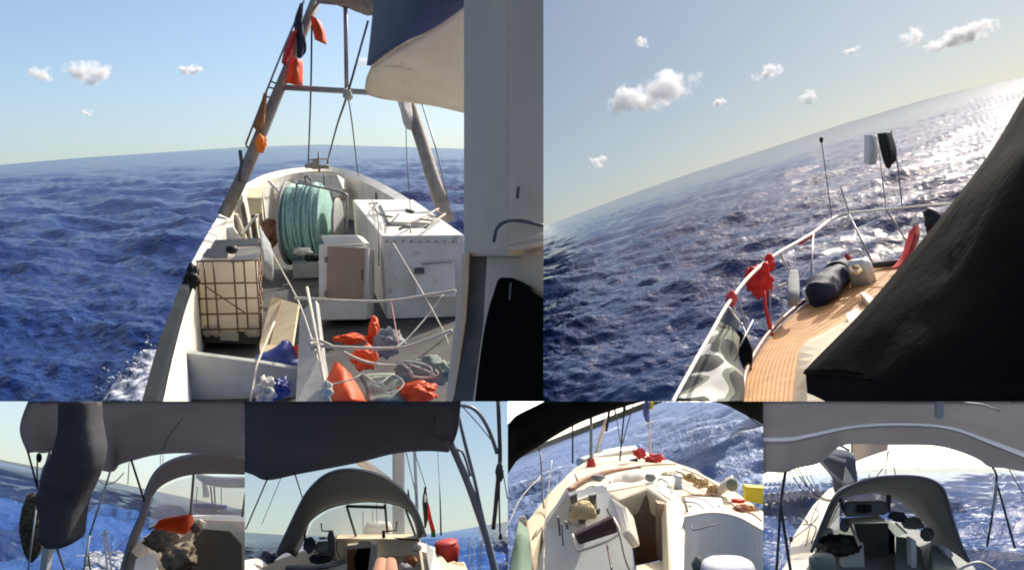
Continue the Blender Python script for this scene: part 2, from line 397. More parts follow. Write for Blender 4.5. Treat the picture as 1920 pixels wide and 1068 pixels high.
mat('rope_green', (176, 210, 198), (136, 182, 168), rough=.85, ns=9, bs=140, bump=.6)
mat('orange', (246, 104, 36), (224, 78, 22), rough=.6, ns=4, transl=.25)
mat('red', (232, 48, 32), (198, 32, 22), rough=.6, ns=4, transl=.2)
mat('navy', (36, 44, 70), (24, 30, 50), rough=.7, ns=4, transl=.15)
mat('blue_bag', (60, 76, 150), (42, 54, 112), rough=.5, ns=5)
mat('amber', (250, 176, 60), (236, 140, 36), rough=.6, ns=6, transl=.3)
mat('tan_cloth', (206, 146, 92), (170, 116, 70), rough=.8, ns=6, transl=.3)
mat('tank_plastic', (236, 228, 212), (222, 212, 192), rough=.45, ns=2, transl=.6)
mat('cage_steel', (128, 98, 74), (98, 72, 52), rough=.6, metal=.3, ns=8)
mat('wood_panel', (172, 146, 122), (150, 126, 104), rough=.6, ns=1.2)
mat('ply', (214, 198, 160), (192, 174, 136), rough=.7, ns=2, stretch=(1, 5, 1))
mat('cream_roof', (236, 228, 206), (222, 212, 186), rough=.6, ns=1.4, transl=.3, stain=((96, 74, 46), 2.2, .60, .7))
mat('navy_canvas', (112, 114, 126), (94, 97, 108), rough=.8, ns=2.)
mat('grey_canvas', (150, 151, 158), (132, 133, 141), rough=.9, ns=1.5, transl=.5)
mat('dark_canvas', (110, 118, 132), (94, 102, 116), rough=.9, ns=1.5, transl=.4)
mat('binding', (214, 220, 232), (200, 206, 218), rough=.9, transl=.5)
mat('lavender', (186, 184, 194), (168, 166, 178), rough=.7)
mat('red_dull', (186, 52, 46), (156, 38, 34), rough=.6, ns=4)
mat('curtain_canvas', (88, 88, 92), (74, 74, 79), rough=.9, ns=1.5, transl=.3)
mat('black_canvas', (30, 29, 27), (20, 20, 19), rough=1., ns=1.2, transl=.03, spec=.05, bump=.3, bs=12)
mat('olive_canvas', (138, 142, 144), (120, 124, 127), rough=.9, ns=1.5, transl=.4)
mat('warm_canvas', (182, 183, 188), (160, 162, 168), rough=.9, ns=1.2, transl=.5)
mat('cloth_grey', (150, 152, 150), (118, 121, 120), rough=.9, ns=4)
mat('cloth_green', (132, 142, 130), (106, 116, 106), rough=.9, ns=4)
mat('teak', (206, 154, 92), (178, 126, 70), rough=.7, ns=3, bs=60)
mat('caulk', (52, 44, 36), (38, 32, 28), rough=.8)
mat('gelcoat', (228, 220, 202), (208, 199, 180), rough=.35, ns=1.5, bump=.03)
mat('gelcoat_cream', (230, 216, 184), (206, 190, 156), rough=.4, ns=2, bump=.03)
mat('gelcoat_grey', (220, 220, 212), (202, 202, 194), rough=.4, ns=2, bump=.03)
mat('vinyl', (232, 238, 236), (222, 230, 228), rough=.2, bump=.05, trans=.74, transl=.0)
mat('vinyl_bright', (240, 242, 240), (228, 232, 230), rough=.25, bump=.05, trans=.82, transl=.5)
mat('yellow', (236, 226, 70), (214, 200, 48), rough=.5, ns=3, transl=.2)
mat('skin', (184, 136, 106), (164, 116, 88), rough=.5, ns=6, bump=.05)
mat('wood_brown', (140, 92, 58), (108, 68, 42), rough=.5, ns=3, stretch=(5, 5, 1))
mat('green_cloth', (128, 150, 128), (100, 124, 104), rough=.8, ns=3, transl=.2)
mat('sail_tan', (222, 212, 198), (204, 192, 176), rough=.8, ns=2, transl=.4)
mat('sail_white', (228, 224, 214), (208, 204, 196), rough=.8, ns=2, transl=.3)
mat('black_net', (92, 88, 70), (60, 60, 48), rough=.9, ns=40, bs=90, bump=1.)
mat('pink_cloth', (226, 96, 96), (196, 70, 74), rough=.8, ns=4, transl=.3)
mat('straw_rope', (222, 198, 150), (190, 160, 112), rough=.9, ns=14, bs=80, bump=.8)
mat('silver', (206, 212, 216), (180, 188, 194), rough=.35, metal=.1, ns=3, bump=.03)
mat('foam_white', (235, 240, 242), (200, 212, 220), rough=.7, ns=3, bs=14, bump=.6)
mat('interior', (128, 112, 88), (98, 86, 68), rough=.8, ns=2)
mat('interior_green', (96, 102, 96), (78, 84, 78), rough=.8, ns=2)
mat('grey_tube', (142, 148, 154), (120, 126, 132), rough=.35, ns=3, bump=.03)
mat('tinted', (96, 74, 74), (78, 60, 62), rough=.2, ns=2, bump=.02)
mat('flag_green', (40, 130, 70), rough=.8, transl=.2)
mat('flag_white', (230, 228, 222), rough=.8, transl=.3)
def camo():
    m, t, o = newmat('camo'); N = t.nodes.new; L = t.links.new
    tc = N('ShaderNodeTexCoord'); n = N('ShaderNodeTexNoise'); n.inputs['Scale'].default_value = 1.5; n.inputs['Detail'].default_value = 1; L(tc.outputs['Object'], n.inputs['Vector'])
    r = N('ShaderNodeValToRGB'); r.color_ramp.interpolation = 'CONSTANT'; e = r.color_ramp.elements
    e[0].position = 0; e[0].color = lin((28, 31, 28)); e[1].position = .47; e[1].color = lin((118, 122, 104))
    k = e.new(.52); k.color = lin((206, 202, 192)); k = e.new(.60); k.color = lin((34, 38, 34))
    L(n.outputs['Fac'], r.inputs[0]); p = N('ShaderNodeBsdfPrincipled'); p.inputs['Roughness'].default_value = .85
    L(r.outputs[0], p.inputs['Base Color']); L(p.outputs[0], o.inputs[0])
camo()
def foam_mat():
    m, t, o = newmat('foam_patch'); N = t.nodes.new; L = t.links.new
    tc = N('ShaderNodeTexCoord'); n = N('ShaderNodeTexNoise'); n.inputs['Scale'].default_value = 1.6; n.inputs['Detail'].default_value = 10; n.inputs['Roughness'].default_value = .75; L(tc.outputs['Object'], n.inputs['Vector'])
    r = N('ShaderNodeValToRGB'); r.color_ramp.elements[0].position = .44; r.color_ramp.elements[1].position = .60
    r.color_ramp.elements[0].color = (.03, .07, .18, 1); r.color_ramp.elements[1].color = (.8, .84, .88, 1); L(n.outputs['Fac'], r.inputs[0])
    p = N('ShaderNodeBsdfPrincipled'); p.inputs['Roughness'].default_value = .6; L(r.outputs[0], p.inputs['Base Color'])
    b = N('ShaderNodeBump'); b.inputs['Strength'].default_value = .8; b.inputs['Distance'].default_value = .3; L(n.outputs['Fac'], b.inputs['Height']); L(b.outputs[0], p.inputs['Normal'])
    L(p.outputs[0], o.inputs[0])
foam_mat()
def cloud_mat(rx, rz, seed, dens):
    m, t, o = newmat('cloud'); N = t.nodes.new; L = t.links.new
    v = N('ShaderNodeVolumePrincipled'); v.inputs['Color'].default_value = (.99, .985, .975, 1); v.inputs['Anisotropy'].default_value = .1
    tc = N('ShaderNodeTexCoord')
    n = N('ShaderNodeTexNoise'); n.inputs['Scale'].default_value = 1.15/rz; n.inputs['Detail'].default_value = 6; n.inputs['Roughness'].default_value = .55
    ad = N('ShaderNodeVectorMath'); ad.operation = 'ADD'; L(tc.outputs['Object'], ad.inputs[0]); ad.inputs[1].default_value = (seed*170.3, seed*57.1, 0); L(ad.outputs[0], n.inputs['Vector'])
    s = N('ShaderNodeVectorMath'); s.operation = 'MULTIPLY'; L(tc.outputs['Object'], s.inputs[0]); s.inputs[1].default_value = (1/rx, 1/(rx*.6), 1/rz)
    ln = N('ShaderNodeVectorMath'); ln.operation = 'LENGTH'; L(s.outputs[0], ln.inputs[0])
    a = N('ShaderNodeMath'); a.operation = 'MULTIPLY_ADD'; L(ln.outputs['Value'], a.inputs[0]); a.inputs[1].default_value = -.62; a.inputs[2].default_value = .36
    c = N('ShaderNodeMath'); c.operation = 'MULTIPLY_ADD'; L(n.outputs['Fac'], c.inputs[0]); c.inputs[1].default_value = 2.0; c.inputs[2].default_value = -.98
    b = N('ShaderNodeMath'); b.operation = 'ADD'; L(a.outputs[0], b.inputs[0]); L(c.outputs[0], b.inputs[1])
    d = N('ShaderNodeMath'); d.operation = 'MAXIMUM'; d.inputs[1].default_value = 0; L(b.outputs[0], d.inputs[0])
    e = N('ShaderNodeMath'); e.operation = 'MULTIPLY'; e.inputs[1].default_value = dens/rz; L(d.outputs[0], e.inputs[0]); L(e.outputs[0], v.inputs['Density'])
    L(v.outputs[0], o.inputs['Volume']); return m
def cloud(u, v, wpx, hpx, label, tilt=0., d=1400, seed=0, dens=9.):
    c = ray(u, v)*d; rx, rz = wpx*.68*d/F, hpx*.85*d/F
    mb = MB().blob(Vector(), rx/CUR.unit, rx*.6/CUR.unit, rz/CUR.unit, amp=.08, seed=seed, sub=3)
    ob = build_local('cloud', mb, cloud_mat(rx, rz, seed, dens), c, tilt); tag(ob, label, 'cloud', 'small clouds in the sky'); return ob
def build_local(name, mb, material, loc, tilt):
    global CUR
    keep = CUR; CUR = FREE; o = build(name, mb, material); CUR = keep
    o.location = loc; o.rotation_euler = (0, -tilt, 0); return o
#PANELS
# ================================================================== 1: fishing boat seen from its wheelhouse
CUR = P1
zA, zB, zC, zD = Z(400, 0, 2.811), Z(180, 380, 2.87), Z(400, 240, 4.0), Z(540, 430, 3.317)
def dn(p, dh): return p-CUR.n*dh
def hgt(p): return -p.dot(CUR.n)
def todeck(p, h=3.0): return p-CUR.n*(h-hgt(p))
cloud(168, 137, 84, 32, 'white puffy cloud, the largest over the fishing boat sea', d=1400, seed=1)
cloud(78, 138, 44, 22, 'small faint cloud next to the large puffy one', d=1400, seed=2)
cloud(357, 131, 46, 13, 'thin flat white cloud over open blue sea', d=1400, seed=3)
cloud(163, 212, 22, 9, 'tiny wisp of cloud low over the horizon', d=1400, seed=4)
cloud(684, 118, 30, 26, 'small cloud seen through the boat gantry', d=1400, seed=5)
boat = thing('fishing_boat', 'white wooden fishing boat foredeck with grey bulwarks and steel gantry', 'boat', todeck(at(600, 480, 18), 4.2))
OUT = V(ident, [(225, 800, 5.4), (266, 752, 6.0), (298, 640, 8.0), (333, 547, 10.5), (357, 497, 12.3), (378, 458, 14.4), (400, 420, 17), (430, 375, 22), (455, 350, 26), (490, 330, 29), (540, 317, 31.3), (600, 312, 32.3), (650, 317, 31.5), (700, 336, 28.5), (745, 360, 25), (790, 388, 21), (865, 440, 16.5), (905, 470, 14)])
INN = V(ident, [(262, 800, 5.4), (292, 752, 6.0), (321, 640, 8.0), (348, 550, 10.5), (370, 498, 12.3), (394, 462, 14.4), (415, 425, 17), (443, 381, 22), (466, 357, 26), (498, 339, 29), (545, 326, 31.0), (600, 321, 31.9), (645, 326, 31.2), (690, 345, 28.2), (732, 368, 24.7), (775, 397, 20.8), (850, 450, 16.2), (890, 482, 13.8)])
K = 4
build('rail_cap', MB().strip(OUT[1:5], INN[1:5], vec=-CUR.n*.14, n=3), 'rail_dark', boat)
build('rail_cap', MB().strip([dn(p, .10) for p in OUT[:2]]+[dn(OUT[1].lerp(OUT[2], .22), .1)], [dn(p, .10) for p in INN[:2]]+[dn(INN[1].lerp(INN[2], .22), .1)], vec=-CUR.n*.14), 'rail_dark', boat)
build('rail_cap', MB().strip(OUT[4:], INN[4:], vec=-CUR.n*.16, n=4), 'white_paint', boat)
INB = [todeck(p) for p in INN]
def inset(a, b, k): return [p.lerp(q, k) for p, q in zip(a, b)]
ctr = at(600, 470, 19)
INW = [dn(p, .16) for p in INN]
build('bulwark', MB().strip(INW, INB, vec=Vector((0, .05, 0)), n=3), 'white_paint', boat)
OUB = [todeck(p, 9.6) for p in OUT]
build('hull', MB().strip([dn(p, .1) for p in OUT], OUB, vec=Vector((0, .05, 0)), n=3), 'white_paint', boat)
# deck
dk = [todeck(p, 3.02) for p in INN]
cen = [todeck(at(560, 740, 9), 3.02)]
for i, p in enumerate(dk): pass
mbd = MB(); L0 = dk[1:12]; R0 = list(reversed(dk[11:])); R0 = [R0[int(i*(len(R0)-1)/(len(L0)-1)+.5)] for i in range(len(L0))]
mbd.strip(L0, R0, vec=-CUR.n*.1); build('deck', mbd, 'deck_grey', boat)
build('well_floor', MB().poly([CUR.on(u, v, 3.06) for u, v in [(330, 800), (560, 560), (900, 560), (1010, 800)]], vec=-CUR.n*.08), 'deck_grey', boat)
# frames standing inside the bulwarks
for i, (k, s_) in enumerate([(5, .35), (6, .2), (6, .75), (7, .4), (8, .1), (8, .7), (9, .4), (10, .1), (13, .3), (14, .3)]):
    a = INN[k].lerp(INN[k+1], s_); a = dn(a, .15); b = todeck(a)
    inw = (ctr-a); inw = (inw-CUR.n*inw.dot(CUR.n)).normalized(); tg = (INN[k+1]-INN[k]).normalized()*.16
    build('bulwark_frame', MB().poly([a, a+inw*.16, b+inw*.75, b], vec=tg), 'white_paint', boat)
# stem fittings: windlass posts and cleats at the bow
st = thing('anchor_windlass', 'dark anchor windlass with posts on the bow rail', 'windlass', at(598, 316, 31.8))
build('post', MB().tube(V(zC, [(790, 180), (795, 330)], 31.6), px=4), 'rusty_steel', st)
build('drum', MB().tube(V(zC, [(690, 285), (870, 290)], 31.6), px=8), 'rusty_steel', st)
build('bracket', MB().tube(V(zC, [(720, 240), (760, 235), (850, 235), (865, 300)], 31.7), px=3, n=3), 'rusty_steel', st)
build('bracket', MB().tube(V(zC, [(700, 300), (740, 262), (800, 255)], 31.5), px=4, n=3), 'rusty_steel', st)
build('chain_plate', MB().poly(V(zC, [(745, 232), (780, 225), (800, 300), (740, 305)], 31.5), .2), 'rusty_steel', st)
# bow locker: white sloped casing at the stem
build('bow_casing', MB().poly(V(zC, [(670, 340), (930, 350), (975, 455), (940, 520), (680, 520)], 29.5), 1.2), 'white_paint', boat, bevel=.04)
# white box forward on the port side
bx = MB(); a = V(zC, [(250, 520), (365, 525), (365, 640), (275, 655)], 21.5); bx.poly(a, vec=at(465, 352, 24.5)-at(462, 370, 21.5))
single('storage_box', 'pale wooden box on the port foredeck between white frames', 'box', bx, 'ply', bevel=.02)
single('washboard', 'white plank leaning inward from the port bulwark', 'plank', MB().poly(V(zC, [(205, 785), (315, 650), (330, 655), (225, 795)], 18.5), .08), 'white_paint')
single('washboard', 'white sloping plank behind the pale box on the foredeck', 'plank', MB().poly(V(zC, [(400, 395), (420, 395), (565, 530), (540, 560)], 24), .12), 'white_paint')
single('canvas_sack', 'dark brown sack slumped between port frames and green rope drum', 'sack', MB().blob(at(507, 435, 18.6), 0.231, 0.22, 0.3025, amp=.35, seed=4), 'wood_brown')
# gantry
gl = V(ident, [(420, 404, 18.4), (465, 310, 18.6), (500, 225, 18.8), (527, 160, 19), (560, 80, 19.2), (600, -20, 19.4)])
build('gantry_post', MB().tube(gl, r=[.15, .15, .14, .13, .12, .12], seg=10), 'rusty_steel', boat)
build('gantry_stay', MB().tube(V(ident, [(461, 270, 18.6), (490, 195, 18.8), (525, 108, 19), (577, -15, 19.3)]), px=4), 'steel', boat)
build('gantry_stay', MB().tube(V(ident, [(461, 270, 18.6), (463, 275, 18.6), (478, 285, 18.6)]), px=4), 'steel', boat)
for u, v, u2, v2 in [(503, 163, 527, 170), (507, 152, 520, 158), (497, 180, 518, 187)]:
    build('gantry_rung', MB().tube(V(ident, [(u, v, 18.9), (u2, v2, 18.9)]), px=3.5), 'steel', boat)
build('lamp_bracket', MB().tube(V(ident, [(450, 282, 18.5), (453, 305, 18.5), (449, 340, 18.4)]), px=7), 'dark_cap', boat)
build('gantry_post', MB().tube(V(ident, [(838, 412, 17.6), (815, 345, 17.9), (792, 270, 18.3), (763, 180, 18.8), (715, 30, 19.2), (700, -20, 19.4)]), r=[.17, .16, .15, .15, .12, .12], seg=10), 'rusty_steel', boat)
build('gantry_stay', MB().tube(V(ident, [(848, 410, 17.6), (818, 280, 18), (790, 190, 18.4)]), px=3), 'steel', boat)
build('cross_beam', MB().tube(V(ident, [(518, 163, 19), (690, 173, 19), (765, 187, 19)]), px=11, seg=10), 'steel', boat)
build('gantry_mast', MB().tube(V(ident, [(647, -30, 19.1), (650, 176, 19.1)]), px=8, seg=10), 'steel', boat)
build('top_beam', MB().tube(V(ident, [(585, 2, 19.3), (712, 14, 19.3)]), px=8), 'steel', boat)
single('furled_awning', 'brown canvas bundle lashed to the top of the gantry', 'canvas', MB().loft([(at(602, -8, 19), Vector((0, 0, .08)), Vector((0, .2, 0))), (at(640, -4, 19), Vector((0, 0, .2)), Vector((0, .3, 0))), (at(690, 2, 19), Vector((0, 0, .30)), Vector((0, .3, 0))), (at(714, 8, 19), Vector((0, 0, .2)), Vector((0, .2, 0)))], n=8, seg=22, wr=.35, wf=3.), 'rusty_steel')
# stays and running lines
rope('dark stay running from gantry top straight down to the windlass', V(ident, [(585, -10, 19.2), (583, 160, 24), (578, 306, 31.4)]), 3.5, 'rope_dark')
rope('grey rope slanting from gantry mast foot down to the bow', V(ident, [(690, 40, 19), (651, 178, 18.9), (632, 235, 25), (613, 306, 31.4)]), 3.6, 'rope_grey')
rope('thin rope dropping from cross beam knot to starboard rail', V(ident, [(652, 178, 18.9), (660, 230, 19), (668, 300, 22), (672, 330, 27)]), 2.2, 'rope_grey')
rope('thin halyard hanging in front of the starboard gantry leg', V(ident, [(762, 190, 18.6), (762, 275, 18.5), (770, 400, 17)]), 1.6, 'rope_grey')
single('rope_knot', 'pale knot of rope tied round the cross beam', 'knot', MB().blob(at(652, 177, 18.8), .12, .12, .14, amp=.4, seed=2, sub=2), 'rope_white')
# flags and rags on the gantry
def flag(label, rows, m, cat='flag', name='flag', wr=.05, seed=0, wf=4., group=None, thick=.012):
    return single(name, label, cat, MB().grid(rows, 5, 5, thick=thick, wr=wr, wf=wf, seed=seed), m, group)
flag('small bright orange flag flying from the gantry top', [V(zA, [(510, 80, 19.1), (540, 95, 18.9), (565, 115, 19.1)]), V(zA, [(520, 140, 19), (560, 150, 18.8), (585, 160, 19)]), V(zA, [(535, 210, 18.9), (570, 225, 18.8), (598, 235, 19)])], 'orange', seed=1)
flag('large orange flag hanging above the cross beam', [V(zA, [(415, 295, 18.8), (440, 310, 18.6), (470, 318, 18.8)]), V(zA, [(395, 360, 18.7), (435, 370, 18.5), (472, 375, 18.8)]), V(zA, [(378, 435, 18.7), (430, 448, 18.6), (471, 450, 18.8)])], 'orange', seed=2)
flag('long red orange flag wrapped along the port gantry leg', [V(zA, [(415, 165, 18.9), (430, 160, 18.7), (445, 150, 18.8)]), V(zA, [(375, 260, 18.8), (395, 265, 18.6), (420, 260, 18.7)]), V(zA, [(358, 330, 18.7), (375, 345, 18.5), (395, 330, 18.6)])], 'red', seed=3)
flag('dark navy flag wound round the upper gantry leg', [V(zA, [(455, 20, 19.1), (465, 15, 18.9), (475, 10, 19)]), V(zA, [(425, 120, 19), (445, 130, 18.8), (472, 120, 18.9)]), V(zA, [(440, 230, 18.8), (465, 260, 18.7), (492, 255, 18.8)]), V(zA, [(440, 300, 18.7), (455, 310, 18.6), (470, 300, 18.7)])], 'navy', seed=4)
flag('faded brown pennant tied along the lower gantry leg', [V(zA, [(265, 490, 18.7), (275, 490, 18.6), (285, 485, 18.7)]), V(zA, [(240, 580, 18.6), (262, 590, 18.5), (278, 580, 18.6)]), V(zA, [(210, 670, 18.6), (235, 690, 18.4), (270, 660, 18.5)])], 'tan_cloth', seed=5)
single('float_light', 'small orange and yellow float hung on the gantry foot', 'float', MB().blob(at(489, 268, 18.3), .12, .1, .2, amp=.35, seed=9), 'amber')
flag('pale torn rag hanging beneath the cross beam end', [V(zA, [(960, 515, 18.5), (990, 520, 18.3), (1040, 530, 18.5)]), V(zA, [(985, 580, 18.4), (1010, 590, 18.2), (1050, 600, 18.4)]), V(zA, [(1000, 650, 18.4), (1020, 680, 18.3), (1060, 690, 18.4)])], 'sail_white', seed=6, cat='rag', name='rag')
# green rope drum
dr = thing('rope_drum', 'large drum wound with green rope on the foredeck', 'drum', todeck(at(590, 475, 19.2)))
dc0, dc1 = V(zC, [(570, 715), (940, 715)], 19.2); axd = (dc1-dc0); ln_ = axd.length; axd.normalize()
rad = 1.02; rc = MB(); nturn = 26
for k in range(nturn):
    t0 = k/(nturn-1); c = dc0+axd*(ln_*(.06+.66*t0)); rr_ = rad*(.84+.10*random.random())
    rc.tube([c+(CUR.n*math.cos(a)+axd.cross(CUR.n)*math.sin(a))*rr_+axd*.02*math.sin(a*2+k) for a in [2*math.pi*j/22 for j in range(23)]], r=.034, seg=5)
rc.tube([dc0+axd*.05, dc1-axd*.3], r=rad*.84, seg=22); build('rope_coil', rc, 'rope_green', dr)
for c, rr_, m_ in ((dc0, rad*.98, 'grey_paint'), (dc1-axd*.02, rad*.6, 'grey_paint')):
    build('flange', MB().tube([c-axd*.03, c+axd*.03], r=rr_, seg=26), m_, dr)
build('frame', MB().tube(V(zC, [(570, 640), (605, 520), (625, 455), (640, 415), (780, 440), (985, 490), (1000, 560), (1005, 790)], 18.4), px=4.5, n=4), 'steel', dr)
build('frame', MB().tube(V(zC, [(640, 400), (690, 405), (745, 420)], 18.9), px=4, n=3), 'steel', dr)
for u, v0, v1 in [(690, 370, 420), (755, 470, 505), (885, 470, 515), (830, 345, 430)]:
    build('guide_pin', MB().tube(V(zC, [(u, v0), (u, v1)], 18.6), px=3), 'dark_cap', dr)
build('crank', MB().tube(V(zC, [(680, 375), (700, 360), (720, 380), (740, 405)], 18.6), px=3.5, n=3), 'dark_cap', dr)
build('cradle', MB().poly([todeck(p) for p in V(ident, [(548, 500, 18), (640, 500, 18), (640, 478, 19.4), (548, 478, 19.4)])], vec=CUR.n*.3), 'grey_paint', dr)
single('rag', 'white rag dropped beneath the green rope drum', 'rag', MB().blob(at(567, 471, 17.9), 0.196, 0.14, 0.084, amp=.6, seed=8), 'sail_white')
single('rope_pile', 'tangle of dark and white rope beside the drum foot', 'rope pile', MB().tube([at(588+9*math.cos(t*2.1)-t*.6, 483+5*math.sin(t*3.3), 17.6+.2*math.sin(t)) for t in np.linspace(0, 12, 60)], r=.03, seg=5), 'rope_dark')
# starboard hatch house
hf = V(zC, [(1262, 808, 13.4), (1880, 800, 13.4), (1880, 1500, 13.4), (1262, 1440, 13.4)])
hf[2] = todeck(hf[1]); hf[3] = todeck(hf[0])
fb = V(zC, [(1045, 537, 21), (1500, 537, 21)]); fb2 = [todeck(p) for p in fb]
hh = MB(); hh.add(hf+fb+fb2, [(0, 1, 2, 3), (0, 4, 5, 1), (0, 3, 7, 4), (1, 5, 6, 2), (4, 7, 6, 5)])
hh.v[-2], hh.v[-1] = fb2[1], fb2[0]
build('hatch_house', hh, 'white_paint', boat, bevel=.03)
def on_top(x, y, up_=0.):      # point on the hatch house top
    s_ = (y-537)/(804-537); d = 1/((1-s_)/21+s_/13.4); return at(*zC(x, y), d)+CUR.n*up_
lid = MB().poly([on_top(1250, 578), on_top(1410, 578), on_top(1590, 735), on_top(1320, 730)], vec=CUR.n*.07); lo = build('hatch_lid', lid, 'white_paint', boat)
build('hatch_latch', MB().tube([on_top(1450, 650, .1), on_top(1500, 665, .1)], px=6), 'dark_cap', lo)
ld = thing('boarding_ladder', 'grey metal ladder lying across the hatch house top', 'ladder', on_top(1560, 740))
for a, b in (((1400, 812), (1690, 648)), ((1590, 800), (1740, 690))):
    build('rail', MB().tube([on_top(*a, .12), on_top(*b, .12)], px=4.5), 'rusty_steel', ld)
for k in range(5):
    a = Vector((1430, 800)).lerp(Vector((1690, 650)), k/4.3); b = Vector((1600, 795)).lerp(Vector((1740, 692)), k/4.3)
    build('rung', MB().tube([on_top(a.x, a.y, .12), on_top(b.x, b.y, .12)], px=3.5), 'rusty_steel', ld)
rope('dark rope scrawled over the white hatch lid', [on_top(1170, 600, .1), on_top(1235, 595, .1), on_top(1200, 630, .1), on_top(1265, 690, .1), on_top(1350, 705, .1), on_top(1290, 700, .1), on_top(1320, 760, .1), on_top(1395, 680, .1)], 2.5, 'rope_dark')
rope('rope lead hanging down the hatch house corner', [on_top(1180, 540, .1), on_top(1225, 640, .05), at(*zC(1240, 800), 13.3), at(*zC(1240, 1030), 13.2)], 1.8, 'rope_grey')
# hatch house door outline and latch
ad_ = build('access_door', MB().poly(V(zD, [(780, 215), (1030, 200), (1040, 420), (800, 420)], 13.36), .06), 'white_paint', boat, bevel=.01)
build('door_latch', MB().poly(V(zD, [(785, 238), (845, 236), (845, 272), (785, 275)], 13.3), .05), 'dark_cap', ad_)
build('door_grip', MB().tube(V(zD, [(830, 215), (1020, 203)], 13.3), px=2.5), 'rusty_steel', ad_)
# locker
lk = thing('locker', 'white framed upright locker with brown panel front', 'locker', todeck(at(645, 600, 13.3)))
a = V(zD, [(190, 95), (495, 108), (490, 560), (190, 565)], 13.2); cs_ = build('case', MB().poly(a, .7), 'white_paint', lk, bevel=.03)
build('front_panel', MB().poly(V(zD, [(245, 105), (480, 115), (465, 432), (235, 428)], 13.15), .06), 'wood_panel', lk, bevel=.015)
build('trim', MB().tube(V(zD, [(195, 100), (470, 95), (500, 115), (485, 440)], 13.1), px=4), 'white_paint', cs_)
build('lid', MB().poly(V(zD, [(200, 38), (430, 35), (475, 80), (225, 92)], 13.25), .5), 'white_paint', lk, bevel=.02)
for y in (170, 380): build('hinge', MB().poly(V(zD, [(225, y), (240, y), (240, y+34), (225, y+34)], 13.12), .04), 'rusty_steel', lk)
build('handle', MB().tube(V(zD, [(455, 260), (462, 250), (462, 310), (455, 300)], 13.08), px=2.5), 'dark_cap', lk)
for k in range(9): build('rivet', MB().blob(at(*zC(1300+k*62, 850), 13.38), .022, .02, .022, amp=.05, sub=1), 'rusty_steel', boat)
build('grab_bar', MB().tube([on_top(1290, 800, .02), on_top(1290, 800, .16), on_top(1480, 800, .16), on_top(1480, 800, .02)], px=3), 'steel', boat)
# IBC tank
tk = thing('liquid_container', 'square plastic tank in a rusty wire cage by the port rail', 'tank', todeck(at(440, 640, 12)))
tf = V(zB, [(560, 315), (865, 300), (885, 700), (575, 690)], 12.05); dv = at(485, 452, 14.2)-at(481, 484, 12.05)
build('bladder', MB().poly(tf, vec=dv), 'tank_plastic', tk, bevel=.06)
for i, (x, x2, w_) in enumerate([(578, 592, 50), (635, 640, 50), (815, 820, 50), (850, 850, 46)]):
    build('moulded_foot', MB().blob(at(*zB(x2+12, 690), 12.02), .09, .1, .10, amp=.05, sub=2), 'tank_plastic', tk)
build('label_plate', MB().poly(V(zB, [(668, 688), (765, 690), (765, 742), (668, 738)], 11.98), .04), 'tank_plastic', tk)
for x0_, x1_ in [(545, 565), (580, 605), (630, 662), (738, 765), (795, 820), (860, 885)]:
    build('cage_bar', MB().tube(V(zB, [(x0_, 312), (x1_, 700)], 11.95), px=3.2), 'cage_steel', tk)
for y in (315, 435, 517, 600, 682):
    build('cage_bar', MB().tube(V(zB, [(538+(y-315)*.06, y, 11.93), (870+(y-315)*.05, y-6, 11.93)]), px=3.2), 'cage_steel', tk)
    a = at(*zB(870+(y-315)*.05, y-6), 11.95); build('cage_bar', MB().tube([a, a+dv*.98], px=3.0), 'cage_steel', tk)
for k in (.3, .65, 1.):
    a = at(*zB(870, 305), 11.95)+dv*k; b = at(*zB(888, 690), 11.95)+dv*k; build('cage_bar', MB().tube([a, b], px=3), 'cage_steel', tk)
build('cage_bar', MB().tube(V(zB, [(590, 450), (800, 590)], 11.92), px=2.4), 'cage_steel', tk)
pa = V(zB, [(560, 695), (890, 700), (890, 760), (560, 750)], 12.0); build('pallet', MB().poly(pa, vec=dv*.95), 'caulk', tk)
# boards and gear on top of the tank
for k, pl in enumerate([[(600, 245), (712, 240), (705, 285), (575, 280)], [(770, 245), (880, 235), (880, 262), (745, 285)], [(740, 290), (875, 268), (870, 292), (715, 310)], [(640, 200), (870, 190), (875, 225), (620, 235)]]):
    dd = [12.3, 12.2, 12.0, 13.6][k]
    single('plank', ['grey flat board lying on the caged tank top', 'white slat lying on the tank near its inner side', 'short white slat at the tank top front edge', 'long weathered board behind the tank top'][k], 'plank', MB().poly(V(zB, pl, dd), vec=-CUR.n*.05), ['grey_paint', 'white_paint', 'white_paint', 'grey_paint'][k])
single('valve_cap', 'dark round filler cap on top of the caged tank', 'cap', MB().blob(at(*zB(735, 252), 12.3), .1, .1, .07, amp=.2, sub=2), 'black')
flag('grey green tarpaulin draped beside the caged tank', [V(zB, [(880, 130, 14.5), (940, 220, 14.2)]), V(zB, [(895, 260, 13.2), (955, 300, 13)]), V(zB, [(905, 400, 12.6), (950, 420, 12.4)])], 'cloth_grey', 'tarpaulin', 'tarpaulin', wr=.08)
single('black_bag', 'black plastic scraps wedged between tank and rail', 'bag', MB().blob(at(*zB(515, 400), 11.2), 0.1, 0.1, 0.16, amp=.5, seed=5), 'black')
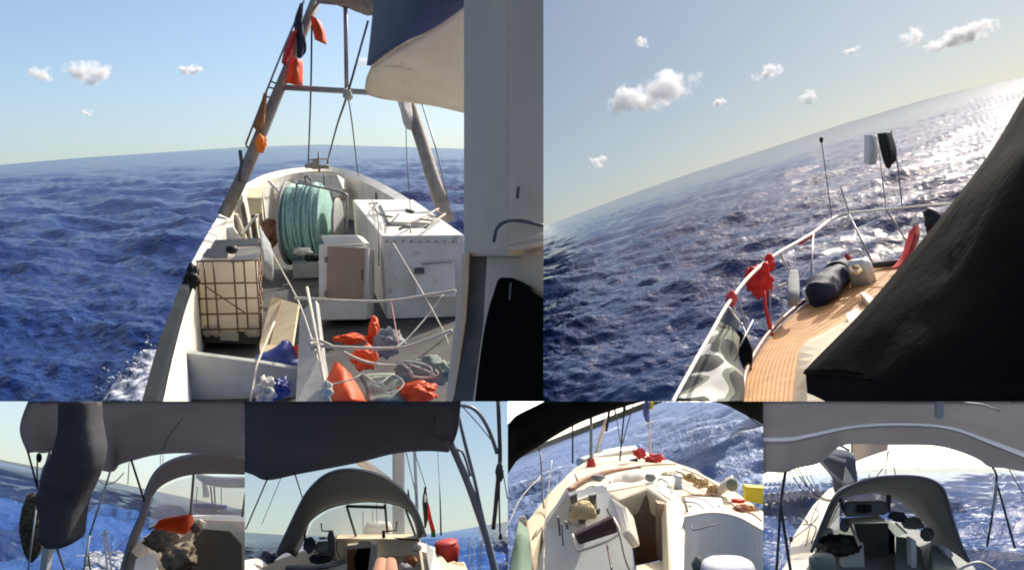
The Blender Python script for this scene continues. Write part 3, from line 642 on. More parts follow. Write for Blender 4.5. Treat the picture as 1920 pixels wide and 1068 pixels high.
# ply board, blue bag, transverse panel
single('plywood_sheet', 'sunlit cream plywood sheet leaning by the tank', 'board', MB().poly(V(zB, [(945, 505, 12.6), (1090, 545, 11.8), (1055, 770, 10.6), (885, 835, 10.4), (880, 760, 11)]), .04), 'ply')
single('plywood_sheet', 'narrow dark batten crossing the cream plywood sheet', 'batten', MB().tube(V(zB, [(1000, 530, 12.2), (930, 760, 10.6)]), px=3), 'cage_steel')
single('blue_bag', 'blue triangular bag beneath the cream plywood', 'bag', MB().loft([(at(*zB(985, 875), 10.2), Vector((.36, 0, 0)), Vector((0, .25, 0))), (at(*zB(985, 830), 10.2), Vector((.30, 0, 0)), Vector((0, .22, 0))), (at(*zB(1010, 780), 10.2), Vector((.15, 0, 0)), Vector((0, .15, 0))), (at(*zB(1020, 740), 10.2), Vector((.04, 0, 0)), Vector((0, .05, 0)))], n=8, seg=24, wr=.25, wf=6.), 'blue_bag')
single('orange_float', 'small orange block beside the blue bag', 'float', MB().poly(V(zB, [(1062, 768), (1100, 765), (1098, 850), (1060, 855)], 10.15), .12), 'orange', bevel=.02)
trp = V(zB, [(470, 805), (870, 858), (1085, 895), (1080, 1120), (470, 1120)], 9.6); trp[3:] = [todeck(trp[2], 3.1), todeck(trp[0], 3.1)]
build('transverse_board', MB().poly(trp, .12), 'grey_paint', boat, bevel=.015)
build('divider_board', MB().poly(V(ident, [(562, 585, 10.8), (592, 560, 10.8), (604, 660, 9.4), (622, 790, 8.2), (552, 790, 8.2), (557, 690, 9.4)]), .1), 'grey_paint', boat, bevel=.015)
single('plastic_bag', 'crumpled bright blue and white plastic bag in the port well', 'bag', MB().blob(at(*zB(985, 1000), 9.2), 0.136, 0.16, 0.112, amp=.55, fr=2.5, seed=3), 'blue_bag')
single('plastic_bag', 'crumpled white plastic sheet next to the blue bag', 'bag', MB().blob(at(*zB(920, 1010), 9.1), .12, .2, .15, amp=.6, fr=2.5, seed=6), 'sail_white')
# net of straps and ropes round the well
rope('upper white webbing strap stretched across the well', V(zD, [(45, 425, 10.2), (130, 430, 10), (400, 445, 10), (640, 443, 10), (850, 410, 9.8), (1045, 380, 9.6)]), 5.5, 'rope_white', name='strap', cat='strap')
rope('lower white webbing strap sagging across the well', V(zD, [(140, 720, 9), (400, 735, 9), (690, 735, 9), (850, 690, 8.9), (1020, 625, 8.8)]), 6, 'rope_white', name='strap', cat='strap')
rope('thick pale rope looping from post into the well', V(zD, [(140, 690, 9), (220, 700, 9), (420, 800, 9), (520, 830, 9.1), (620, 845, 9.2), (850, 850, 9)]), 6, 'rope_white')
rope('thin cord slanting across the locker and straps', V(zD, [(655, 85, 13), (845, 405, 9.9), (965, 630, 9), (1000, 720, 8.8)]), 2.4, 'rope_white')
rope('crossing cord knotted to the upper strap', V(zD, [(970, 395, 9.8), (880, 520, 9.6), (740, 680, 9.2), (670, 730, 9)]), 3, 'rope_white')
rope('pink cord tied between the two straps', V(zD, [(640, 440, 10), (660, 560, 9.6), (690, 735, 9)]), 3, 'rope_pink')
rope('white cord running from drum past the plywood', V(zB, [(880, 120, 16), (960, 290, 13.5), (1080, 510, 11.5), (1160, 730, 9.4), (1240, 1000, 8)]), 2.6, 'rope_white')
rope('white cord hanging down the transverse board', V(zB, [(960, 640, 11), (870, 860, 9.5), (850, 960, 9.3), (830, 1080, 9)]), 4, 'rope_white')
single('post', 'slim white post standing at the divider board', 'post', MB().tube(V(zD, [(118, 360, 10), (180, 690, 9), (235, 990, 8), (260, 1080, 7.8)]), px=6), 'rope_white')
single('rope_knot', 'bulky white knot on the slim post', 'knot', MB().blob(at(*zD(160, 720), 8.9), 0.0672, 0.0504, 0.042, amp=.5, seed=3), 'rope_white')
single('rope_knot', 'white rope bundle at the foot of the slim post', 'knot', MB().blob(at(*zD(240, 1000), 7.9), 0.06, 0.05, 0.08, amp=.5, seed=5), 'rope_white')
# gear in the well
single('life_jacket', 'bright orange life jacket leaning against the divider', 'life jacket', MB().grid([V(zD, [(290, 820, 8.9), (305, 822, 8.9), (320, 830, 8.9)]), V(zD, [(260, 890, 8.8), (330, 880, 8.6), (390, 900, 8.8)]), V(zD, [(235, 960, 8.6), (350, 960, 8.3), (440, 980, 8.6)]), V(zD, [(280, 1075, 8.4), (390, 1075, 8.1), (490, 1075, 8.4)])], 5, 5, thick=.08, wr=.05), 'orange')
single('life_jacket', 'orange life jacket under the upper strap beside locker foot', 'life jacket', MB().blob(at(*zD(535, 655), 10.6), 0.072, 0.12, 0.204, amp=.5, fr=1.9, seed=11), 'orange')
single('life_jacket', 'flat dark orange life jacket at the locker foot', 'life jacket', MB().blob(at(*zD(390, 680), 10.4), 0.21, 0.15, 0.06, amp=.5, fr=1.9, seed=12), 'orange')
single('life_jacket', 'orange life jacket heaped below the thick pale rope', 'life jacket', MB().blob(at(*zD(480, 800), 9.3), 0.14, 0.125, 0.13, amp=.5, fr=1.9, seed=13), 'orange')
single('life_jacket', 'pale orange life jacket at the bottom of the well', 'life jacket', MB().blob(at(*zD(820, 1010), 8.4), 0.18, 0.15, 0.11, amp=.5, fr=1.9, seed=14), 'orange')
single('cloth_heap', 'grey cloth heap under the crossing cords', 'cloth', MB().blob(at(*zD(620, 700), 9.8), 0.165, 0.165, 0.165, amp=.55, fr=2.2, seed=15), 'cloth_grey')
single('tarpaulin', 'dark green tarpaulin spread over the well floor', 'tarpaulin', MB().grid([V(zD, [(440, 900, 9.2), (620, 890, 9.2), (760, 900, 9.2)]), V(zD, [(480, 990, 8.7), (640, 980, 8.5), (760, 1000, 8.7)]), V(zD, [(500, 1090, 8.3), (640, 1090, 8.2), (760, 1090, 8.3)])], 6, 6, thick=.03, wr=.12), 'cloth_green')
single('net_bundle', 'bundled green grey fishing net by the wheelhouse', 'net', MB().blob(at(*zD(860, 880), 8.9), 0.275, 0.1925, 0.143, amp=.55, fr=2.4, seed=16), 'cloth_green')
rope('loose pale rope coiled over the green net', [at(*zD(820+95*math.cos(t)+30*math.sin(t*2.7), 870+50*math.sin(t*1.3)), 8.5) for t in np.linspace(0, 11, 34)], 3.4, 'rope_white', n=2)
rope('loose pale rope lying over the green tarpaulin', V(zD, [(240, 970, 8.2), (400, 930, 8.2), (470, 900, 8.3), (560, 960, 8.1), (650, 905, 8.3), (720, 960, 8.2), (620, 1060, 8)]), 3, 'rope_white')
# wheelhouse: wall, window, overhanging roof
wh = thing('wheelhouse', 'grey painted wheelhouse side with dark window and cream roof overhang', 'wheelhouse', todeck(at(940, 900, 4.2)))
build('wall', MB().poly(V(ident, [(868, -60, 4.6), (952, -60, 4.1), (952, 480, 4.1), (868, 480, 4.6)]), .12), 'wall_paint', wh, bevel=.02)
build('wall', MB().poly(V(ident, [(952, -60, 4.05), (1060, -60, 3.7), (1060, 440, 3.7), (952, 470, 4.05)]), .12), 'wall_paint', wh, bevel=.02)
build('corner_post', MB().poly(V(ident, [(866, 475, 4.42), (880, 470, 4.42), (873, 600, 4.42), (846, 790, 4.42), (830, 790, 4.42), (853, 600, 4.42)]), .12), 'wall_paint', wh, bevel=.02)
build('door_recess', MB().poly(V(ident, [(876, 466, 4.55), (916, 460, 4.5), (908, 610, 4.45), (884, 800, 4.4), (838, 800, 4.4), (868, 600, 4.5)]), .06), 'dark_cap', wh)  # dark grey puts this side's shade as well as its dirt into the colour
build('lower_wall', MB().poly(V(ident, [(914, 466, 4.4), (1060, 436, 3.9), (1060, 800, 3.9), (880, 800, 4.35), (906, 610, 4.4)]), .1), 'wall_paint', wh)
wp = MB().strip(V(ident, [(885, 800, 4.22), (904, 640, 4.22), (925, 550, 4.18), (950, 520, 4.1), (1060, 585, 3.7)]), V(ident, [(1080, 800, 3.7), (1080, 760, 3.7), (1080, 720, 3.7), (1080, 680, 3.7), (1080, 640, 3.7)]), thick=.04, n=4)
wo_ = build('window_opening', wp, 'opening_black', wh)
build('ledge', MB().tube(V(ident, [(912, 470, 4.2), (960, 455, 4.0), (1050, 430, 3.6)]), px=4, n=4), 'wall_paint', wh)
build('rubber_seal', MB().tube(V(ident, [(926, 452, 4.1), (932, 428, 4.02), (950, 415, 3.95), (985, 415, 3.8), (1050, 432, 3.55)]), px=7, n=4), 'dark_cap', wh)
build('pipe', MB().tube(V(ident, [(972, 350, 3.9), (970, 372, 3.9)]), px=6), 'dark_cap', wh)
build('window_catch', MB().tube(V(zD, [(1385, 330, 4.0), (1378, 440, 4.0)]), px=4), 'dark_cap', wo_)
rows_c = [V(ident, [(690, 170, 8.6), (720, 178, 8.6), (760, 183, 8.6), (820, 192, 8.4), (895, 210, 8.0)]), V(ident, [(686, 150, 8.3), (722, 140, 8.0), (770, 132, 7.6), (828, 120, 7.2), (895, 100, 7.0)]), V(ident, [(697, 121, 7.6), (730, 95, 7.0), (780, 64, 6.6), (838, 27, 6.4), (895, -22, 6.2)])]
build('roof_underside', MB().grid(rows_c, 8, 8, thick=.05, wr=.02), 'cream_roof', wh)
rows_n = [V(ident, [(695, 124, 7.58), (729, 98, 6.98), (779, 67, 6.58), (837, 30, 6.38), (895, -19, 6.18)]), V(ident, [(702, 70, 7.5), (735, 50, 6.9), (785, 25, 6.4), (840, -5, 6.2), (897, -45, 6)]), V(ident, [(713, -40, 7.4), (745, -50, 6.8), (790, -50, 6.2), (840, -55, 6), (900, -75, 5.9)])]
build('roof_fascia', MB().grid(rows_n, 8, 8, thick=.04), 'navy_canvas', wh)
# bow wave along the port side
fm = MB(); fr = []
for v, ua, ub in [(655, 268, 318), (680, 246, 312), (705, 224, 305), (730, 204, 297), (760, 185, 288), (800, 165, 275)]:
    fr.append([CUR.on(ua+(ub-ua)*t, v, 8.9-.5*math.sin(t*3.1)) for t in (0, .33, .66, 1)])
fm.grid(fr, 10, 8, thick=.05, wr=.4, wf=1.1)
for k in range(70):
    t = random.random(); u = 292-100*t+random.gauss(0, 14); v = 662+88*t+random.gauss(0, 8)
    if v > 749: continue
    p = CUR.on(u, v, 8.8); s_ = .02+.06*random.random()**2; fm.blob(p+CUR.n*random.uniform(.1, .7), s_*1.5, s_*1.5, s_*1.2, amp=.5, seed=k, sub=1)
fo = build('bow_wave_foam', fm, 'foam_patch'); tag(fo, 'white foam thrown up along the fishing boat hull', 'foam'); fo['kind'] = 'stuff'
# ================================================================== 2: yacht foredeck on a heeled horizon
CUR = P2
zE, zG, zH = Z(1019, 0, 2.131), Z(1240, 360, 2.724), Z(1480, 220, 3.141)
TL = R(17.4)
cloud(1232, 172, 150, 44, 'long cream lit cloud, the biggest over the tilted horizon', TL, seed=11)
cloud(1172, 190, 60, 40, 'grey puffy cloud joined to the long cream cloud', TL, seed=12, d=1380)
cloud(1440, 134, 50, 20, 'short bright cloud midway over the tilted sea', TL, seed=13)
cloud(1203, 80, 26, 20, 'small faint puff high above the long cream cloud', TL, seed=14)
cloud(1600, 97, 28, 16, 'small white puff below the pair of white and stretched clouds', TL, seed=15)
cloud(1712, 70, 46, 26, 'white cloud beside the pale stretched cloud', TL, seed=16)
cloud(1800, 68, 130, 26, 'pale cream stretched cloud above the bright glitter', TL, seed=17)
cloud(1516, 182, 32, 24, 'hazy little puff close over the tilted horizon', TL, seed=18)
cloud(1348, 192, 26, 12, 'faint wisp beside the long cream cloud', TL, seed=19)
cloud(1120, 304, 30, 18, 'faint low puff near the darker end of the tilted horizon', TL, seed=20)
yh = thing('sailing_yacht', 'yacht foredeck laid with teak planks inside a white rail', 'yacht', CUR.on(1560, 640, 3.2))
EO = [(1380, 800), (1394, 752), (1405, 694), (1446, 628), (1497, 580), (1545, 545), (1592, 510), (1640, 500), (1690, 497), (1740, 496)]
EI = [(1484, 800), (1486, 752), (1493, 690), (1504, 646), (1545, 622), (1590, 596), (1630, 570), (1670, 545), (1710, 525), (1745, 510)]
HD = 2.2
EOp = [CUR.on(u, v, HD) for u, v in EO]; EIp = [CUR.on(u, v, HD) for u, v in EI]
build('deck_base', MB().strip([p-CUR.n*.03 for p in EOp], [p-CUR.n*.03 for p in EIp], vec=-CUR.n*.1, n=4), 'caulk', yh)
NP = 11
co, ci = catmull(EOp, 4), catmull(EIp, 4)
for k in range(NP):
    a = (k+.06)/NP; b = (k+.94)/NP
    build('plank', MB().strip([p.lerp(q, a) for p, q in zip(co, ci)], [p.lerp(q, b) for p, q in zip(co, ci)], vec=-CUR.n*.028), 'teak', yh)
build('toe_rail', MB().tube([p+CUR.n*.05 for p in EOp], px=8, n=4), 'wood_brown', yh)
build('hull', MB().strip([p-CUR.n*.02 for p in EOp], [p-CUR.n*5.6+(q-p).normalized()*.5 for p, q in zip(EOp, EIp)], thick=.05, n=3), 'gelcoat', yh)
CO2 = [(1513, 800), (1514, 752), (1512, 690), (1540, 655), (1585, 618), (1615, 596), (1650, 570), (1690, 545), (1725, 522), (1760, 505)]
cup = [CUR.on(u, v, HD-.16) for u, v in CO2]; cin = [p+CUR.n*.0 for p in EIp]
build('coaming', MB().strip(cin, cup, vec=-CUR.n*.2, n=3), 'gelcoat_cream', yh)
build('cabin_trunk', MB().strip(cup, [CUR.on(u+80, v+20, HD-.3) for u, v in CO2], vec=-CUR.n*.3, n=2), 'gelcoat_cream', yh)
build('deck_chock', MB().poly([CUR.on(u, v, HD-.1) for u, v in [(1585, 588), (1606, 577), (1618, 590), (1592, 604)]], vec=-CUR.n*.1), 'gelcoat', yh)
build('deck_chock', MB().poly([CUR.on(u, v, HD-.1) for u, v in [(1612, 548), (1622, 545), (1640, 562), (1630, 568)]], vec=-CUR.n*.1), 'gelcoat', yh)
# rail
RT = [(1240, 800), (1262, 752), (1306, 672), (1335, 621), (1365, 569), (1405, 518), (1449, 481), (1490, 457), (1527, 435), (1559, 411), (1592, 400), (1662, 393), (1717, 387), (1800, 381)]
RD = []
for (u, v) in RT:
    RD.append(CUR.on(u, v, HD-.78))
build('guard_rail', MB().tube(RD, r=[(8.2-4*i/(len(RD)-1))*.5*p.y/F for i, p in enumerate(RD)], n=4, seg=10), 'gelcoat', yh)
def stan(a, b, px=4, m='steel', nm='stanchion'):
    build(nm, MB().tube([a, b], px=px), m, yh)
def dpt(u, v, h): return CUR.on(u, v, h)
for a, b in [((1380, 545), (1412, 665)), ((1592, 402), (1640, 500)), ((1662, 394), (1712, 470)), ((1525, 437), (1518, 562)), ((1440, 488), (1447, 628))]:
    stan(dpt(a[0], a[1], HD-.78), dpt(b[0], b[1], HD), 3.6)
stan(dpt(1412, 600, HD-.4), dpt(1386, 650, HD-.35), 3, nm='brace'); stan(dpt(1390, 605, HD-.4), dpt(1412, 655, HD-.2), 3, nm='brace')
dw = dpt(1560, 411, HD-.78).y; dv2 = dpt(1592, 400, HD-.78).y
stan(at(1540, 262, dw), at(1560, 411, dw), 1.8, 'dark_cap', 'whip_pole'); stan(at(1576, 350, dv2), at(1592, 400, dv2), 2.4, 'steel', 'whip_pole')
build('pole_knob', MB().blob(at(1540, 262, dw), .03, .03, .05, amp=.1, sub=2), 'black', yh)
# gear on the rail and deck
D1 = dpt(1425, 515, HD-.78).y
single('life_jacket', 'crumpled red life jacket tied to the white yacht rail', 'life jacket', MB().blob(dpt(1422, 526, HD-.6), .16, .14, .22, amp=.45, fr=2, seed=21), 'red')
rope('red strap trailing from the life jacket to the deck', [dpt(1432, 545, HD-.5), dpt(1436, 580, HD-.3), dpt(1447, 628, HD)], 7, 'red', name='strap', cat='strap')
single('rag', 'dark red rag knotted on the yacht rail', 'rag', MB().blob(dpt(1442, 492, HD-.76), .07, .07, .1, amp=.4, seed=22), 'red')
single('rag', 'small pink wrapping on the yacht rail', 'rag', MB().blob(dpt(1371, 560, HD-.78), .06, .06, .08, amp=.3, seed=23), 'pink_cloth')
single('rag', 'thin red ribbon at the rail bend', 'rag', MB().tube([dpt(1500, 456, HD-.74), dpt(1526, 440, HD-.74)], px=6), 'red')
rope('white lashing hanging from the rail near the red rag', [dpt(1462, 476, HD-.78), dpt(1478, 505, HD-.5), dpt(1490, 520, HD-.4), dpt(1455, 540, HD-.4)], 4, 'rope_white')
rope('green and white lashing on the rail near the life jacket', [dpt(1372, 560, HD-.78), dpt(1378, 585, HD-.6), dpt(1366, 575, HD-.6), dpt(1392, 610, HD-.5)], 3.4, 'rope_white')
single('fender', 'pale grey worn fender hanging inside the yacht rail', 'fender', MB().loft([(dpt(1488, 505, HD-.5), Vector((.05, 0, 0)), Vector((0, .05, 0))), (dpt(1488, 520, HD-.45), Vector((.07, 0, 0)), Vector((0, .06, 0))), (dpt(1488, 550, HD-.35), Vector((.07, 0, 0)), Vector((0, .06, 0))), (dpt(1486, 574, HD-.2), Vector((.06, 0, 0)), Vector((0, .05, 0)))], n=4), 'cloth_grey')
a, b = dpt(1536, 548, HD-.17), dpt(1580, 505, HD-.17); ax_ = (b-a); s1 = ax_.cross(CUR.n).normalized()
ro = thing('sail_bag', 'dark navy rolled sail bag lying on the teak deck', 'sail bag', dpt(1560, 545, HD))
build('roll', MB().loft([(a-ax_*.08, s1*.12, CUR.n*.13), (a, s1*.19, CUR.n*.18), (a.lerp(b, .5), s1*.2, CUR.n*.19), (b, s1*.18, CUR.n*.17), (b+ax_*.08, s1*.1, CUR.n*.1)], n=8, seg=28, wr=.28, wf=5.), 'navy', ro)
for t in (.2, .75):
    c = a.lerp(b, t); build('lashing', MB().loft([(c-ax_*.03, s1*.203, CUR.n*.193), (c+ax_*.03, s1*.203, CUR.n*.193)], seg=18), 'rope_dark', ro)
single('cup', 'white pot standing at the end of the navy sail bag', 'pot', MB().loft([(dpt(1526, 568, HD), s1*.09, CUR.f*.09), (dpt(1526, 568, HD)+CUR.n*.2, s1*.11, CUR.f*.11), (dpt(1526, 568, HD)+CUR.n*.22, s1*.08, CUR.f*.08)]), 'gelcoat_grey')
single('water_jug', 'clear plastic water jug lying on the navy sail bag', 'jug', MB().loft([(at(1564, 500, 11.6), Vector((.02, 0, .05)), Vector((0, .06, 0))), (at(1570, 497, 11.6), Vector((.05, 0, .09)), Vector((0, .1, 0))), (at(1584, 489, 11.6), Vector((.05, 0, .09)), Vector((0, .1, 0))), (at(1590, 486, 11.6), Vector((.02, 0, .05)), Vector((0, .06, 0)))], n=3), 'vinyl')
jc = thing('jerrycan', 'off white jerrycan standing on the teak deck', 'jerrycan', dpt(1622, 533, HD))
J0 = dpt(1620, 531, HD); jr = (CUR.r*.8+CUR.f*.6).normalized(); jf = CUR.n.cross(jr)
build('body', MB().loft([(J0, jr*.1, jf*.15), (J0+CUR.n*.27, jr*.1, jf*.15), (J0+CUR.n*.34, jr*.06, jf*.11)], e=5, seg=20), 'gelcoat_grey', jc)
build('handle', MB().tube([J0+CUR.n*.37-jf*.1, J0+CUR.n*.46-jf*.07, J0+CUR.n*.46+jf*.07, J0+CUR.n*.37+jf*.1], r=.025, n=3), 'gelcoat_grey', jc)
build('cap', MB().tube([J0+CUR.n*.36+jf*.1, J0+CUR.n*.44+jf*.13], r=.04), 'red', jc)
single('rope_coil', 'brown coil of rope behind the jerrycan', 'rope', MB().tube([dpt(1604+9*math.cos(t), 505+6*math.sin(t), HD-.1-.012*t) for t in np.linspace(0, 22, 90)], r=.025, seg=5), 'straw_rope')
single('rail_tyre', 'dark rubber strip along the teak deck edge', 'strip', MB().tube([dpt(1640, 497, HD-.06), dpt(1680, 492, HD-.06), dpt(1740, 490, HD-.06)], px=12), 'black')
fl = thing('flag', 'red and white flag on a slanting staff at the yacht bow', 'flag', dpt(1712, 470, HD-.2))
build('red_field', MB().grid([V(zH, [(705, 670, 11.2), (735, 640, 11), (762, 625, 11.2)]), V(zH, [(690, 720, 11.2), (735, 700, 10.9), (770, 690, 11.1)]), V(zH, [(650, 830, 11.1), (700, 810, 10.8), (745, 760, 11)]), V(zH, [(595, 890, 11), (640, 885, 10.8), (690, 850, 11)])], 5, 5, thick=.01, wr=.04), 'red', fl)
build('white_field', MB().grid([V(zH, [(738, 560, 11.3), (746, 560, 11.2), (756, 565, 11.3)]), V(zH, [(710, 640, 11.2), (738, 630, 11), (766, 625, 11.2)])], 5, 5, thick=.01, wr=.03), 'flag_white', fl)
build('staff', MB().tube(V(zH, [(752, 555, 11.25), (680, 860, 11.1)]), px=2.5), 'rope_dark', fl)
single('bow_fender', 'black curved fender beside the red and white flag', 'fender', MB().tube(V(zH, [(800, 545, 11), (845, 590, 11), (855, 650, 11), (825, 660, 11)]), r=[.05, .12, .14, .1], n=4), 'black')
single('life_buoy', 'small white ring tied to the rail at the bow', 'ring', MB().tube([at(*zH(328+20*math.cos(t), 620+26*math.sin(t)), 12.4) for t in np.linspace(0, 6.3, 18)], px=5), 'gelcoat')
bf = thing('signal_flag', 'black oblong flag on a thin pole above the yacht bow', 'flag', dpt(1690, 390, HD-.78))
build('cloth', MB().grid([V(zH, [(518, 95, 12), (560, 90, 11.9), (600, 82, 12)]), V(zH, [(535, 190, 12), (580, 190, 11.9), (630, 180, 12)]), V(zH, [(560, 275, 12), (590, 285, 11.95), (630, 250, 12)]), V(zH, [(570, 298, 12), (585, 295, 11.95), (605, 272, 12)])], 5, 5, thick=.02, wr=.03), 'black', bf)
build('pole', MB().tube(V(zH, [(600, 75, 12.02), (640, 300, 12.02), (665, 530, 12)]), px=2), 'dark_cap', bf)
gf = thing('signal_flag', 'pale grey oblong flag next to the black one', 'flag', dpt(1660, 393, HD-.78))
build('cloth', MB().grid([V(zH, [(440, 105, 12.1), (480, 105, 12), (515, 100, 12.1)]), V(zH, [(440, 190, 12.1), (480, 190, 12), (525, 190, 12.1)]), V(zH, [(440, 270, 12.1), (475, 280, 12), (510, 275, 12.1)])], 5, 5, thick=.02, wr=.03), 'gelcoat_grey', gf)
build('pole', MB().tube(V(zH, [(515, 98, 12.12), (540, 300, 12.12), (570, 540, 12.1)]), px=1.6), 'steel', gf)
# camouflage lee cloth at the rail
single('lee_cloth', 'camouflage lee cloth in olive, black and white laced to the rail', 'cloth', MB().grid([
    V(zG, [(300, 660, 8.6), (360, 690, 8.5), (400, 740, 8.5)]), V(zG, [(225, 760, 8.2), (320, 790, 8.0), (395, 840, 8.2)]),
    V(zG, [(165, 900, 7.6), (300, 900, 7.3), (420, 930, 7.7)]), V(zG, [(110, 1010, 7.1), (250, 1020, 6.9), (425, 1030, 7.3)]), V(zG, [(40, 1130, 6.6), (220, 1130, 6.4), (400, 1130, 6.8)])], 6, 6, thick=.02, wr=.07, wf=2.), 'camo')
single('weather_cloth', 'dark green cloth corner lashed to the rail above the camouflage cloth', 'cloth', MB().grid([V(zG, [(395, 700, 8.7), (430, 740, 8.6)]), V(zG, [(380, 780, 8.6), (465, 800, 8.5)]), V(zG, [(430, 910, 8.4), (460, 930, 8.4)])], 5, 5, thick=.02, wr=.03), 'black_canvas')
single('weather_cloth', 'dark translucent cloth hanging below the rail behind the camouflage cloth', 'cloth', MB().grid([V(zG, [(345, 590, 8.95), (385, 610, 8.9), (400, 640, 8.9)]), V(zG, [(275, 700, 8.7), (340, 700, 8.7), (395, 720, 8.7)])], 5, 5, thick=.01), 'dark_canvas')
# the great dark awning
aw = [[(2060, -40, 5.4), (2120, -40, 4.2), (2260, -40, 3.6)], [(1925, 172, 5.5), (2000, 200, 4.2), (2200, 230, 3.6)], [(1862, 277, 5.45), (1950, 310, 4.2), (2180, 340, 3.6)], [(1786, 379, 5.4), (1890, 430, 4.2), (2150, 450, 3.6)], [(1703, 481, 5.3), (1830, 540, 4.2), (2120, 560, 3.6)], [(1614, 586, 5.15), (1770, 635, 4.2), (2100, 650, 3.6)], [(1514, 688, 5.0), (1700, 705, 4.3), (2100, 720, 3.7)], [(1511, 704, 5.0), (1695, 730, 4.3), (2100, 760, 3.7)], [(1513, 736, 5.0), (1660, 790, 4.4), (2100, 820, 3.8)]]
single('sun_awning', 'huge black canvas awning slanting over the yacht cabin side', 'awning', MB().grid([V(ident, r_) for r_ in aw], 8, 6, thick=.03, wr=.05, wf=1.6), 'black_canvas')
# ================================================================== 3: yacht cockpit under a grey bimini
CUR = P3
z3, z3d = Z(0, 748, 3.338), Z(250, 850, 4.9)
ym = thing('sailing_yacht', 'cream cockpit and companionway of a yacht under a grey bimini', 'yacht', at(380, 1090, 5))
build('deck', MB().poly(V(z3, [(740, 1150, 4.6), (800, 1000, 4.9), (880, 880, 5.4), (960, 820, 5.8), (1200, 745, 6.4), (1600, 745, 6.4), (1600, 1150, 4.6)]), .25), 'gelcoat_cream', ym)
build('coachroof', MB().poly(V(z3d, [(520, 560, 6.6), (1100, 560, 6.6), (1100, 625, 5.6), (540, 605, 5.6)]), .1), 'gelcoat', ym)
for k in range(4):
    y = 562+k*12; build('plank', MB().strip(V(z3d, [(520, y, 6.5-.2*k), (1100, y, 6.5-.2*k)]), V(z3d, [(520, y+9, 6.4-.2*k), (1100, y+9, 6.4-.2*k)]), .02), 'gelcoat_grey', ym)
build('companionway_frame', MB().strip(V(z3d, [(600, 600, 4.4), (650, 690, 4.4), (890, 710, 4.4), (1000, 830, 4.4), (1010, 1100, 4.4)]), V(z3d, [(620, 600, 4.42), (680, 640, 4.42), (910, 640, 4.42), (1060, 740, 4.42), (1090, 1100, 4.42)]), .08), 'gelcoat_cream', ym)
build('companionway', MB().poly(V(z3d, [(640, 690), (890, 712), (1000, 830), (1005, 1120), (480, 1120), (540, 820)], 4.42), .03), 'interior', ym)
build('coaming', MB().poly(V(z3, [(745, 1130, 4.5), (820, 950, 4.7), (900, 860, 5), (920, 880, 5), (870, 1000, 4.6), (850, 1130, 4.4)]), .1), 'gelcoat', ym)
build('cockpit_seat', MB().poly(V(z3, [(850, 1000, 4.4), (960, 960, 4.5), (1010, 1130, 4.2), (830, 1130, 4.2)]), .1), 'gelcoat_grey', ym)
build('wash_board', MB().poly(V(z3d, [(350, 830), (480, 735), (560, 700), (520, 800), (470, 810)], 4.9), .05), 'gelcoat', ym)
def bag(label, zf, x, y, rx, ry, d, m, seed, p=2., amp=.45, name='bag', cat='bag'):
    k = zf(1, 0)[0]-zf(0, 0)[0]
    return single(name, label, cat, MB().blob(at(*zf(x, y), d), rx*k*d/F, rx*k*d/F*.7, ry*k*d/F, amp=amp, fr=2.0, seed=seed, p=p), m)
bag('dark olive bag on the port cockpit seat', z3d, 260, 800, 140, 90, 4.6, 'interior', 31)
bag('dark brown jacket heaped in the cockpit beside the companionway', z3d, 420, 960, 150, 130, 4.25, 'interior', 32)
bag('brown hatch cover bundle beside the orange bag', z3d, 580, 690, 50, 50, 4.8, 'interior', 33)
single('life_raft_bag', 'bright orange bag lying behind the spray hood window', 'bag', MB().loft([(at(*z3d(205, 690), 5.1), Vector((0, 0, 0.012)), Vector((0, 0.02, 0))), (at(*z3d(240, 655), 5.1), Vector((0.004, 0, 0.036)), Vector((0, 0.04, 0))), (at(*z3d(380, 650), 5.05), Vector((0, 0, 0.052)), Vector((0, 0.048, 0))), (at(*z3d(470, 650), 5.0), Vector((0, 0, 0.062)), Vector((0, 0.052, 0))), (at(*z3d(525, 640), 5.0), Vector((0, 0, 0.056)), Vector((0, 0.048, 0)))], n=4), 'orange')
sh = thing('spray_hood', 'grey spray hood with clear windows over the cream companionway', 'spray hood', at(*z3(830, 1000), 4.7))
oa = V(z3, [(750, 1120), (825, 860), (895, 700), (925, 560), (985, 450), (1080, 385), (1200, 353), (1350, 340), (1600, 350)], 4.5)
ia = V(z3, [(800, 1120), (865, 870), (915, 740), (945, 620), (1000, 545), (1090, 495), (1200, 468), (1350, 462), (1600, 470)], 5.2)
ch = build('canvas', MB().grid([oa, [p.lerp(q, .5)+Vector((0, 0, .02)) for p, q in zip(oa, ia)], ia], 5, 4, thick=.012, wr=.01), 'grey_canvas', sh)
build('frame_tube', MB().tube(oa, px=3.5, n=4), 'steel', sh); build('frame_tube', MB().tube(ia, px=3, n=4), 'steel', sh)
build('window', MB().poly(V(z3, [(930, 810), (950, 650), (1000, 560), (1100, 510), (1200, 485), (1190, 722), (1060, 745)], 5.25), .006), 'vinyl_bright', sh)
build('window', MB().poly(V(z3, [(1215, 480), (1600, 480), (1600, 735), (1203, 712)], 5.3), .006), 'vinyl', sh)
build('window_post', MB().tube(V(z3, [(1212, 470), (1192, 725)], 5.2), px=5), 'grey_canvas', sh); build('window_post', MB().tube(V(z3, [(1535, 590), (1515, 735)], 5.2), px=4), 'grey_canvas', sh)
build('window_sill', MB().tube(V(z3, [(930, 815), (1060, 755), (1195, 722)], 5.2), px=4, n=3), 'grey_canvas', ch)
single('furled_sail', 'white furled sail roll along the boom ahead of the spray hood', 'sail', MB().tube(V(z3, [(1240, 480, 6.4), (1300, 505, 6.3), (1400, 520, 6.2), (1600, 520, 6)]), r=[0.02, 0.036, 0.04, 0.04], n=4, seg=12), 'sail_white')
